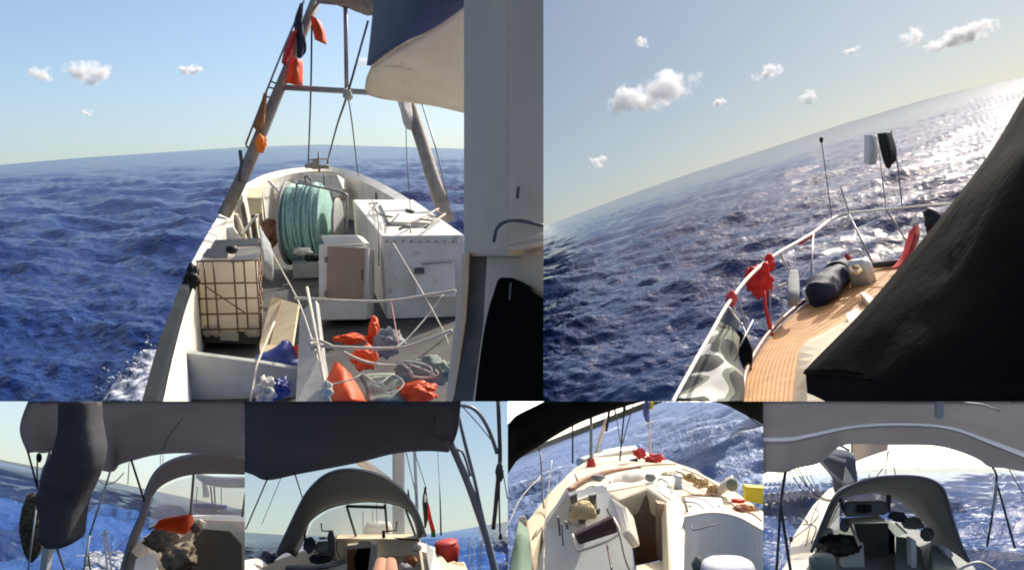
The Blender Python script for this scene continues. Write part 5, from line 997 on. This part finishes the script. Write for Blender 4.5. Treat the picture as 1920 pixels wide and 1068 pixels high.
for k, (x, y, rx, ry, lab) in enumerate([(1160, 490, 44, 26, 'straw coloured rope heap beside the chrome winch'), (1235, 525, 50, 30, 'straw coloured rope heap between winch and white fender'), (1305, 565, 36, 26, 'straw coloured rope heap touching the deck hatch')]):
    single('rope_heap', lab, 'rope', MB().tube([at(*z5(x+rx*math.cos(t*1.3+k)*(.5+.5*math.sin(t*.37)), y+ry*math.sin(t*1.9)*(.5+.5*math.cos(t*.23))), 6.1-.12*abs(math.sin(t*.7))) for t in np.linspace(0, 60, 240)], px=2.6, seg=5), 'straw_rope')
single('winch', 'chrome winch beside the hatch garage', 'winch', MB().loft([(at(*z5(1090, y), 5.6), Vector((w_*.33, 0, 0)), Vector((0, w_*.33, 0))) for y, w_ in ((560, .1), (530, .08), (500, .07), (485, .1), (475, .08))], seg=14), 'silver')
rope('dark grab rail curving beside the hatch garage', V(z5, [(950, 560, 5.3), (970, 500, 5.4), (1020, 520, 5.3), (1052, 585, 5.1)]), 3, 'steel', name='grab_rail', cat='rail')
rope('pink rope lying across the deck hatch, upper', V(z5, [(1120, 605, 5.4), (1240, 625, 5.3), (1330, 690, 5.05)]), 2, 'rope_pink')
rope('grey rope lying across the deck hatch, lower', V(z5, [(1125, 640, 5.3), (1200, 650, 5.2), (1270, 700, 5.05)]), 2, 'rope_grey')
fe = thing('fender', 'white fender with a dark end on the starboard rail', 'fender', at(*z5(1380, 590), 5.9))
build('body', MB().loft([(at(*z5(1330, 580), 6), Vector((0, 0, 0.0252)), Vector((0, 0.0252, 0))), (at(*z5(1370, 550), 6), Vector((0.0126, 0, 0.0546)), Vector((0, 0.0504, 0))), (at(*z5(1420, 520), 6), Vector((0.0126, 0, 0.0546)), Vector((0, 0.0504, 0)))], n=4), 'gelcoat', fe)
build('end_cap', MB().blob(at(*z5(1428, 535), 5.9), 0.044, 0.032, 0.048, amp=.08), 'cloth_green', fe)
bg5('red and navy shoe on the starboard side deck', z5, 1465, 635, 45, 14, 5.6, 'red', 54, name='shoe', cat='shoe')
single('yellow_float', 'bright yellow square float on the starboard rail', 'float', MB().poly(V(z5, [(1512, 545), (1700, 560), (1700, 670), (1515, 640)], 5.7), .08), 'yellow', bevel=.006)
single('cushion', 'pale lavender cushion on the starboard cockpit seat', 'cushion', MB().loft([(at(*z5(1400, 1130), 4.0), Vector((0.1404, 0, 0)), Vector((0, 0.081, 0))), (at(*z5(1400, 1030), 4.05), Vector((0.1296, 0, 0)), Vector((0, 0.0756, 0))), (at(*z5(1395, 995), 4.1), Vector((0.0918, 0, 0)), Vector((0, 0.054, 0)))], n=4, e=2.6, seg=24), 'lavender')
bg5('olive pot standing at the cockpit bulkhead', z5, 1208, 1040, 32, 60, 4.1, 'cloth_green', 55, name='pot', cat='pot')
rope('dark red rod leaning on the cabin bulkhead', V(z5d, [(835, 850, 4.4), (880, 1090, 4.1)]), 4, 'tinted', name='rod', cat='rod')
rope('dark seam rope running down the bulkhead to the doorway', V(z5d, [(830, 530, 4.8), (930, 720, 4.5), (990, 960, 4.25), (1040, 1090, 4.1)]), 3, 'rope_dark')
for k, (pts, px, m, lab) in enumerate([
    ([(420, 600, 5.15), (470, 540, 5.5), (560, 500, 5.8), (640, 470, 6.1)], 2.2, 'rope_dark', 'dark sheet led along the brown roof rail'),
    ([(470, 590, 5.2), (540, 545, 5.4), (610, 560, 5.3), (640, 600, 5.1)], 2.4, 'rope_grey', 'grey sheet coiled over the instrument panel top'),
    ([(300, 620, 5.8), (360, 560, 6.1), (330, 600, 5.9), (280, 700, 5.4)], 2.4, 'rope_grey', 'grey line lying on the sunlit port side deck'),
    ([(180, 870, 4.75), (210, 820, 4.95), (235, 800, 5.0), (200, 860, 4.8)], 3, 'rope_dark', 'dark mooring line looped on the port side deck'),
    ([(1120, 560, 5.9), (1200, 600, 5.7), (1290, 590, 5.8), (1360, 600, 5.8)], 2.2, 'rope_pink', 'pink sheet crossing the deck above the hatch'),
    ([(1000, 470, 6.3), (1060, 450, 6.5), (1130, 470, 6.3), (1180, 520, 6.1)], 2.6, 'rope_dark', 'dark sheet arched over the cabin roof edge'),
    ([(1400, 640, 5.5), (1480, 690, 5.3), (1560, 720, 5.3), (1610, 760, 5.2)], 3.4, 'rope_pink', 'pinkish line along the starboard side deck'),
    ([(1390, 700, 5.3), (1480, 745, 5.2), (1600, 790, 5.1)], 2.4, 'straw_rope', 'straw line along the coaming cap edge')]):
    rope(lab, V(z5, pts), px, m)
bag('brown folded cloth on the starboard side deck', z5, 1500, 680, 60, 22, 5.4, 'tan_cloth', 81, name='cloth', cat='cloth')
bag('cream canvas bundle beside the chrome winch', z5, 1040, 470, 50, 20, 6.3, 'gelcoat_cream', 82, name='canvas', cat='canvas')
bag('grey stuff sack under the brown roof rail', z5, 590, 490, 40, 18, 5.9, 'cloth_grey', 83, name='sack', cat='sack')
# rig
for k, (pts, px, m, lab) in enumerate([
    ([(430, 130, 6.8), (430, 400, 6.8)], 3.2, 'rope_dark', 'dark shroud at the side deck corner'), ([(545, 80, 7), (545, 400, 7)], 6, 'cloth_green', 'olive coated shroud above the pink cloth'),
    ([(640, 120, 7.6), (575, 345, 7.8)], 6, 'sail_tan', 'beige pole leaning toward the dinghy'), ([(757, 20, 7.6), (725, 385, 7.4)], 3, 'rope_dark', 'dark stay crossing the dinghy'),
    ([(812, 20, 7.6), (740, 280, 7.5)], 2, 'rope_grey', 'thin stay beside the dark stay, first'), ([(700, 90, 7.6), (728, 270, 7.5)], 1.6, 'rope_grey', 'thin stay beside the dark stay, second'),
    ([(660, 60, 7.6), (640, 200, 7.6)], 5, 'black', 'black turnbuckle hanging above the beige pole'), ([(755, 20, 7.55), (752, 85, 7.55)], 6, 'black', 'black turnbuckle on the dark stay'), ([(690, 30, 7.55), (697, 100, 7.55)], 3.5, 'black', 'black turnbuckle beside the beige pole'),
    ([(912, 140, 7.6), (916, 385, 7.6)], 3, 'gelcoat', 'white flag staff on the foredeck'),
    ([(228, 330, 5.6), (240, 560, 5.5), (250, 680, 5.4)], 3.4, 'steel', 'taller stanchion at the port side deck'), ([(300, 380, 5.8), (262, 700, 5.3), (245, 1130, 4.2)], 2.4, 'rope_white', 'white lifeline end falling along the cabin side'),
    ([(232, 480, 5.5), (110, 610, 4.9), (20, 800, 4.4)], 1.8, 'rope_white', 'white lifeline sagging over the water'), ([(200, 280, 5.6), (228, 330, 5.6)], 2, 'rope_dark', 'short dark hook on the canopy edge'),
    ([(1470, 60, 3.2), (1610, 170, 3.2)], 2.4, 'rope_grey', 'grey cord under the canopy corner')]):
    rope(lab, V(z5, pts), px, m)
ff = thing('flag', 'blue and yellow flag flying from the white foredeck staff', 'flag', at(*z5(912, 150), 7.6))
build('blue_field', MB().grid([V(z5, [(880, 10, 7.6), (900, 8, 7.5), (915, 10, 7.6)]), V(z5, [(868, 80, 7.6), (890, 90, 7.5), (912, 85, 7.6)]), V(z5, [(885, 135, 7.6), (900, 145, 7.55), (912, 140, 7.6)])], 4, 4, thick=.01, wr=.02), 'blue_bag', ff)
build('yellow_field', MB().grid([V(z5, [(912, 10, 7.58), (932, 20, 7.55)]), V(z5, [(910, 60, 7.58), (928, 62, 7.55)])], 4, 4, thick=.01), 'yellow', ff)
# port quarter
single('lee_cloth', 'green and grey lee cloth at the port quarter', 'cloth', MB().grid([V(z5, [(95, 760, 4.6), (130, 790, 4.6), (150, 800, 4.6)]), V(z5, [(70, 860, 4.3), (120, 880, 4.25), (165, 900, 4.3)]), V(z5, [(20, 1130, 3.9), (100, 1130, 3.85), (180, 1130, 3.9)])], 5, 5, thick=.02, wr=.04), 'green_cloth')
single('post', 'brown wooden post at the port quarter', 'post', MB().tube(V(z5, [(140, 780, 4.7), (165, 960, 4.4), (185, 1130, 4.1)]), px=6), 'wood_brown')
bg5('cream fender end above the green lee cloth', z5, 118, 780, 26, 50, 4.7, 'gelcoat_cream', 56, name='fender', cat='fender')
# dark canopy arching overhead
r0 = V(z5, [(-20, 500), (30, 425), (80, 360), (200, 282), (400, 162), (560, 92), (760, 26), (900, -8), (1130, -25), (1360, 8), (1500, 72), (1700, 175)], 3.2)
r1 = V(z5, [(-20, 180), (30, 150), (80, 100), (200, 40), (400, -60), (560, -110), (760, -150), (900, -180), (1130, -190), (1360, -160), (1500, -110), (1700, -60)], 2.6)
single('bimini', 'near black canopy arching over the sunlit cabin', 'bimini', MB().grid([r0, r1], 4, 6, thick=.012), 'black_canvas')
# ================================================================== 6: grey cockpit with spray hood and furled mainsail
CUR = P6
z6, z6d, z6e, z6f = Z(1425, 748, 3.337), Z(1500, 880, 5.68), Z(1430, 820, 4.306), Z(1640, 880, 5.682)
yf = thing('sailing_yacht', 'shaded yacht cockpit with white side deck and dark companionway', 'yacht', at(1650, 1090, 4.2))
def part6(name, zf, pts, d, th, m, bevel=0.): return build(name, MB().poly(V(zf, pts, d), th), m, yf, bevel)
part6('side_deck', z6, [(100, 1130, 4.2), (185, 985, 4.7), (195, 880, 5.2), (330, 665, 6.2), (430, 560, 7.2), (480, 540, 7.4), (470, 640, 6.4), (400, 800, 5.4), (330, 990, 4.6), (250, 1130, 4.2)], None, .2, 'gelcoat')
part6('cockpit_sole', z6, [(300, 1000, 4.7), (600, 760, 5.6), (900, 760, 5.6), (1300, 1000, 4.6), (1400, 1130, 4.2), (250, 1130, 4.2)], None, .1, 'cloth_grey')
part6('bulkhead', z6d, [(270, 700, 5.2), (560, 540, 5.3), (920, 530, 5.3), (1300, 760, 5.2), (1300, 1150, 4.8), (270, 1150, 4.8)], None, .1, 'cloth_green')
part6('companionway', z6d, [(600, 600), (920, 590), (1010, 700), (1020, 1150), (710, 1150), (680, 790)], 4.75, .03, 'opening_black')
part6('hatch_board', z6d, [(585, 585), (940, 575), (960, 1150), (715, 1150)], 4.72, .02, 'interior_green')
cn_ = part6('console', z6d, [(480, 440), (520, 350), (930, 345), (945, 470), (900, 490), (500, 515)], 4.6, .05, 'cloth_grey', .02)
for x0, x1 in ((620, 685), (695, 765)):
    build('instrument_screen', MB().poly(V(z6d, [(x0, 375), (x1, 372), (x1, 458), (x0, 465)], 4.57), .02), 'black', cn_, .005)
part6('garage_lip', z6d, [(545, 560), (900, 525), (905, 550), (560, 580)], 4.55, .08, 'gelcoat_cream')
build('hatch_slide', MB().tube(V(z6d, [(515, 530, 4.6), (570, 660, 4.5), (630, 800, 4.4)]), px=6), 'gelcoat_cream', yf)
part6('companion_side', z6d, [(460, 900), (620, 800), (680, 780), (705, 1150), (460, 1150)], 4.5, .06, 'gelcoat_grey', .01)
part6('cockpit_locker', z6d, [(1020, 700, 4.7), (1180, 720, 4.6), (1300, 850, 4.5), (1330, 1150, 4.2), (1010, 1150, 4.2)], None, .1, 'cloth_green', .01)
part6('locker_front', z6f, [(390, 730), (450, 760), (465, 1150), (400, 1150)], 4.3, .06, 'gelcoat_grey', .01)
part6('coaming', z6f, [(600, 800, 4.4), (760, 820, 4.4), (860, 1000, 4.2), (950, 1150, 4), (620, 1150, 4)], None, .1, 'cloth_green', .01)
part6('winch_base', z6f, [(740, 850), (800, 830), (860, 920), (800, 960)], 4.25, .08, 'gelcoat_grey', .02)
build('handrail', MB().tube(V(z6d, [(1020, 570, 4.5), (1130, 670, 4.4)]), px=4), 'gelcoat', yf)
build('stern_rail', MB().tube(V(z6f, [(860, 1080, 3.9), (1000, 1010, 3.9), (1130, 990, 3.9), (1260, 1060, 3.9), (1350, 1120, 3.9)]), px=6, n=4), 'gelcoat', yf)
def bg6(label, zf, x, y, rx, ry, d, m, seed, amp=.3, name='bag', cat='bag', p=2.): return bag(label, zf, x, y, rx, ry, d, m, seed, amp=amp, name=name, cat=cat, p=p)
bg6('black holdall on the port cockpit seat', z6d, 420, 800, 200, 110, 4.5, 'black', 61)
bg6('grey green seat cushion at the port quarter', z6d, 240, 1010, 130, 120, 4.1, 'cloth_green', 62, name='cushion', cat='cushion', p=3., amp=.12)
bg6('dark grey jacket piled under the starboard window', z6f, 400, 570, 110, 60, 4.75, 'cloth_grey', 63, name='jacket', cat='jacket')
bg6('dark cloth below the console at its starboard end', z6f, 240, 500, 90, 50, 4.8, 'dark_canvas', 64, name='cloth', cat='cloth')
bg6('khaki bag at the starboard seat end', z6f, 560, 690, 70, 70, 4.6, 'olive_canvas', 65)
bg6('pale bottle bag by the port window', z6d, 310, 660, 40, 40, 4.7, 'gelcoat_grey', 66)
bg6('grey towel hung beside the console', z6d, 470, 590, 50, 70, 4.65, 'cloth_grey', 67, name='towel', cat='towel')
# spray hood
sh = thing('spray_hood', 'olive grey spray hood with three small windows over instruments', 'spray hood', at(*z6(330, 960), 4.3))
oa = V(z6, [(325, 960), (385, 805), (438, 680), (490, 600), (570, 550), (690, 505), (820, 488), (960, 488), (1070, 510), (1138, 560), (1172, 650), (1212, 790), (1255, 915), (1310, 1030)], 4.2)
ia = V(z6, [(378, 955), (422, 810), (468, 690), (512, 625), (570, 605), (650, 594), (740, 592), (805, 610), (875, 640), (940, 690), (990, 745), (1035, 800), (1060, 870), (1085, 940)], 5.0)
build('canvas', MB().grid([oa, [p.lerp(q, .5)+Vector((0, 0, .03))*CUR.unit for p, q in zip(oa, ia)], ia], 4, 5, thick=.012, wr=.01), 'olive_canvas', sh)
build('frame_tube', MB().tube(oa, px=3, n=4), 'dark_cap', sh); build('piping', MB().tube([p.lerp(q, .6)+Vector((0, -.02, 0)) for p, q in zip(oa[:6], ia[:6])], px=1.6, n=4), 'rope_white', sh)
build('seam', MB().tube(V(z6, [(820, 552, 4.5), (900, 558, 4.5), (970, 580, 4.55)]), px=1.4, n=4), 'rope_white', sh)
build('window', MB().poly(V(z6, [(535, 650), (560, 615), (650, 598), (725, 597), (728, 645)], 4.95), .006), 'vinyl_bright', sh)
build('window', MB().poly(V(z6, [(735, 645), (738, 600), (785, 600), (792, 640)], 4.95), .006), 'vinyl_bright', sh)
build('window', MB().poly(V(z6, [(815, 685), (830, 625), (890, 650), (960, 695), (1010, 745), (1055, 800), (1040, 815), (960, 770), (880, 710)], 4.93), .006), 'vinyl_bright', sh)
build('window', MB().poly(V(z6, [(415, 810), (450, 710), (490, 655), (522, 665), (515, 705), (470, 760)], 4.93), .006), 'vinyl', sh)
build('window_pillar', MB().tube(V(z6, [(805, 600), (800, 700)], 4.9), px=9), 'dark_canvas', sh); build('window_pillar', MB().tube(V(z6, [(500, 620), (525, 690)], 4.9), px=7), 'dark_canvas', sh)
# furled mainsail and jib
ms = thing('mainsail_bundle', 'dark furled mainsail bundle with pale bands slanting to the spray hood', 'sail', at(*z6(510, 560), 5.4))
rg = []
for (xl, yl), (xr, yr) in [((215, 375), (270, 330)), ((370, 385), (400, 315)), ((430, 450), (560, 325)), ((470, 520), (580, 400)), ((480, 590), (592, 510))]:
    a, b = at(*z6(xl, yl), 5.3), at(*z6(xr, yr), 5.3); rg.append(((a+b)/2, (b-a)/2/CUR.unit, Vector((0, .12, 0))))
build('cover', MB().loft(rg, n=4, seg=18, e=2.4), 'dark_canvas', ms)
for pts, px in [([(255, 340), (380, 345), (535, 388)], 6), ([(375, 390), (450, 470), (535, 535)], 5), ([(390, 318), (480, 285), (560, 320)], 5)]:
    build('band', MB().tube(V(z6, pts, 5.1), px=px, n=4), 'warm_canvas', ms)
single('sail_batten', 'small pale triangle of sail under the dark bundle', 'sail', MB().poly(V(z6, [(540, 425), (592, 512), (525, 540)], 5.15), .02), 'gelcoat_grey')
single('jib', 'tan and white jib panel hanging below the bimini', 'sail', MB().grid([V(z6, [(575, 240, 6.5), (690, 235, 6.4), (802, 240, 6.5)]), V(z6, [(580, 320, 6.5), (690, 300, 6.4), (802, 280, 6.5)]), V(z6, [(592, 392, 6.5), (690, 355, 6.4), (800, 318, 6.5)])], 5, 5, thick=.01, wr=.02), 'sail_tan')
single('mast', 'slim ochre mast edge beside the tan jib', 'mast', MB().tube(V(z6, [(572, 240, 6.3), (576, 400, 6.3)]), px=4), 'straw_rope')
for k, (pts, px, m, lab) in enumerate([
    ([(800, 318, 6.5), (790, 400, 6.5), (715, 500, 6.5)], 1.8, 'rope_grey', 'jib sheet falling from the clew to the spray hood'), ([(800, 318, 6.5), (830, 400, 6.5), (850, 480, 6.4)], 1.8, 'rope_grey', 'starboard jib sheet falling from the clew'), ([(795, 330, 6.5), (785, 480, 6.5)], 1.2, 'rope_grey', 'thin jib line hanging straight from the clew'),
    ([(180, 440, 4.5), (260, 560, 5), (330, 610, 5.5), (430, 640, 5.6)], 2, 'rope_grey', 'lazy line drooping outermost from the bimini'), ([(210, 425, 4.5), (290, 540, 5), (370, 610, 5.4), (440, 635, 5.5)], 2, 'rope_grey', 'lazy line drooping second from the bimini'), ([(235, 420, 4.5), (310, 560, 5), (400, 620, 5.4), (450, 630, 5.5)], 2, 'rope_dark', 'dark lazy line drooping third from the bimini'), ([(265, 415, 4.5), (300, 500, 5), (370, 590, 5.4)], 1.4, 'rope_grey', 'short thin lazy line under the bimini'), ([(290, 410, 4.5), (340, 530, 5), (380, 600, 5.4)], 1.4, 'rope_grey', 'short thin lazy line nearest the mainsail'),
    ([(255, 600, 6), (262, 720, 5.9), (300, 770, 5.6)], 2, 'rope_dark', 'stanchion line standing on the white side deck'), ([(370, 640, 5.8), (320, 760, 5.4), (290, 900, 5), (240, 1000, 4.7)], 1.8, 'rope_grey', 'sheet snaking along the white side deck'), ([(340, 680, 5.8), (370, 720, 5.6), (300, 800, 5.3), (190, 880, 5.2)], 1.8, 'rope_dark', 'dark lashing over the white side deck'),
    ([(190, 860, 5.3), (100, 1100, 4.3)], 1.6, 'rope_white', 'lifeline at the outer edge of the side deck'), ([(1560, 440, 4), (1610, 530, 4), (1670, 620, 4)], 2, 'rope_dark', 'dark line at the starboard bimini edge'), ([(683, 470, 7), (683, 520, 6.8)], 2.4, 'rope_dark', 'short dark pole above the spray hood'), ([(270, 780, 5.2), (350, 800, 5.1), (320, 900, 4.9)], 2.2, 'rope_dark', 'tangled cord by the spray hood foot')]):
    rope(lab, V(z6, pts), px, m)
bg6('dark deck block on the white side deck', z6, 195, 875, 12, 16, 5.15, 'black', 68, name='block', cat='block')
# bimini and frame
bi = thing('bimini', 'pale grey bimini with a curved piped edge over the shaded cockpit', 'bimini', at(*z6(150, 1090), 3.4))
r0 = V(z6, [(-20, 480), (40, 440), (150, 442), (230, 412), (370, 380), (480, 285), (600, 262), (800, 268), (1080, 272), (1250, 310), (1380, 365), (1440, 408), (1530, 415), (1750, 450)], 3.4)
r1 = V(z6, [(-20, 250), (40, 250), (150, 250), (230, 240), (370, 210), (480, 185), (600, 165), (800, 150), (1080, 158), (1250, 190), (1380, 240), (1440, 265), (1530, 300), (1750, 390)], 3.0)
r2 = V(z6, [(-20, -60), (40, -60), (150, -60), (230, -60), (370, -60), (480, -60), (600, -60), (800, -60), (1080, -60), (1250, -60), (1380, -60), (1440, -60), (1530, -60), (1750, -60)], 2.4)
r1b = [p.lerp(q, .13) for p, q in zip(r1, r2)]
cv = build('canvas', MB().grid([r0, [p.lerp(q, .5)+Vector((0, 0, .02))*CUR.unit for p, q in zip(r0, r1)], r1], 4, 4, thick=.012), 'warm_canvas', bi)
build('edge_binding', MB().grid([r1, r1b], 4, 2, thick=.008), 'binding', bi)
build('canvas', MB().grid([r1b, [p.lerp(q, .5) for p, q in zip(r1b, r2)], r2], 4, 4, thick=.012, wr=.012, wf=3), 'warm_canvas', bi)
build('camera_bracket', MB().poly(V(z6, [(1120, 0), (1150, 0), (1150, 110), (1125, 125)], 2.5), .03), 'silver', bi)
build('strap', MB().tube(V(z6, [(1280, 20, 2.45), (1400, 35, 2.45), (1500, 75, 2.45)]), px=3, n=4), 'gelcoat_grey', bi)
for pts, px, m in [([(158, 440), (132, 640), (100, 1130)], 5, 'dark_cap'), ([(128, 640), (150, 800), (200, 1130)], 6, 'dark_cap'), ([(190, 380), (165, 450), (140, 600)], 4, 'gelcoat_grey'), ([(1440, 400), (1482, 520), (1420, 920)], 4, 'dark_cap'), ([(1475, 500), (1595, 930)], 4, 'dark_cap'), ([(1482, 510), (1465, 640), (1450, 720)], 6, 'silver')]:
    build('frame_tube', MB().tube(V(z6, pts, 3.4), px=px, n=4), m, bi)
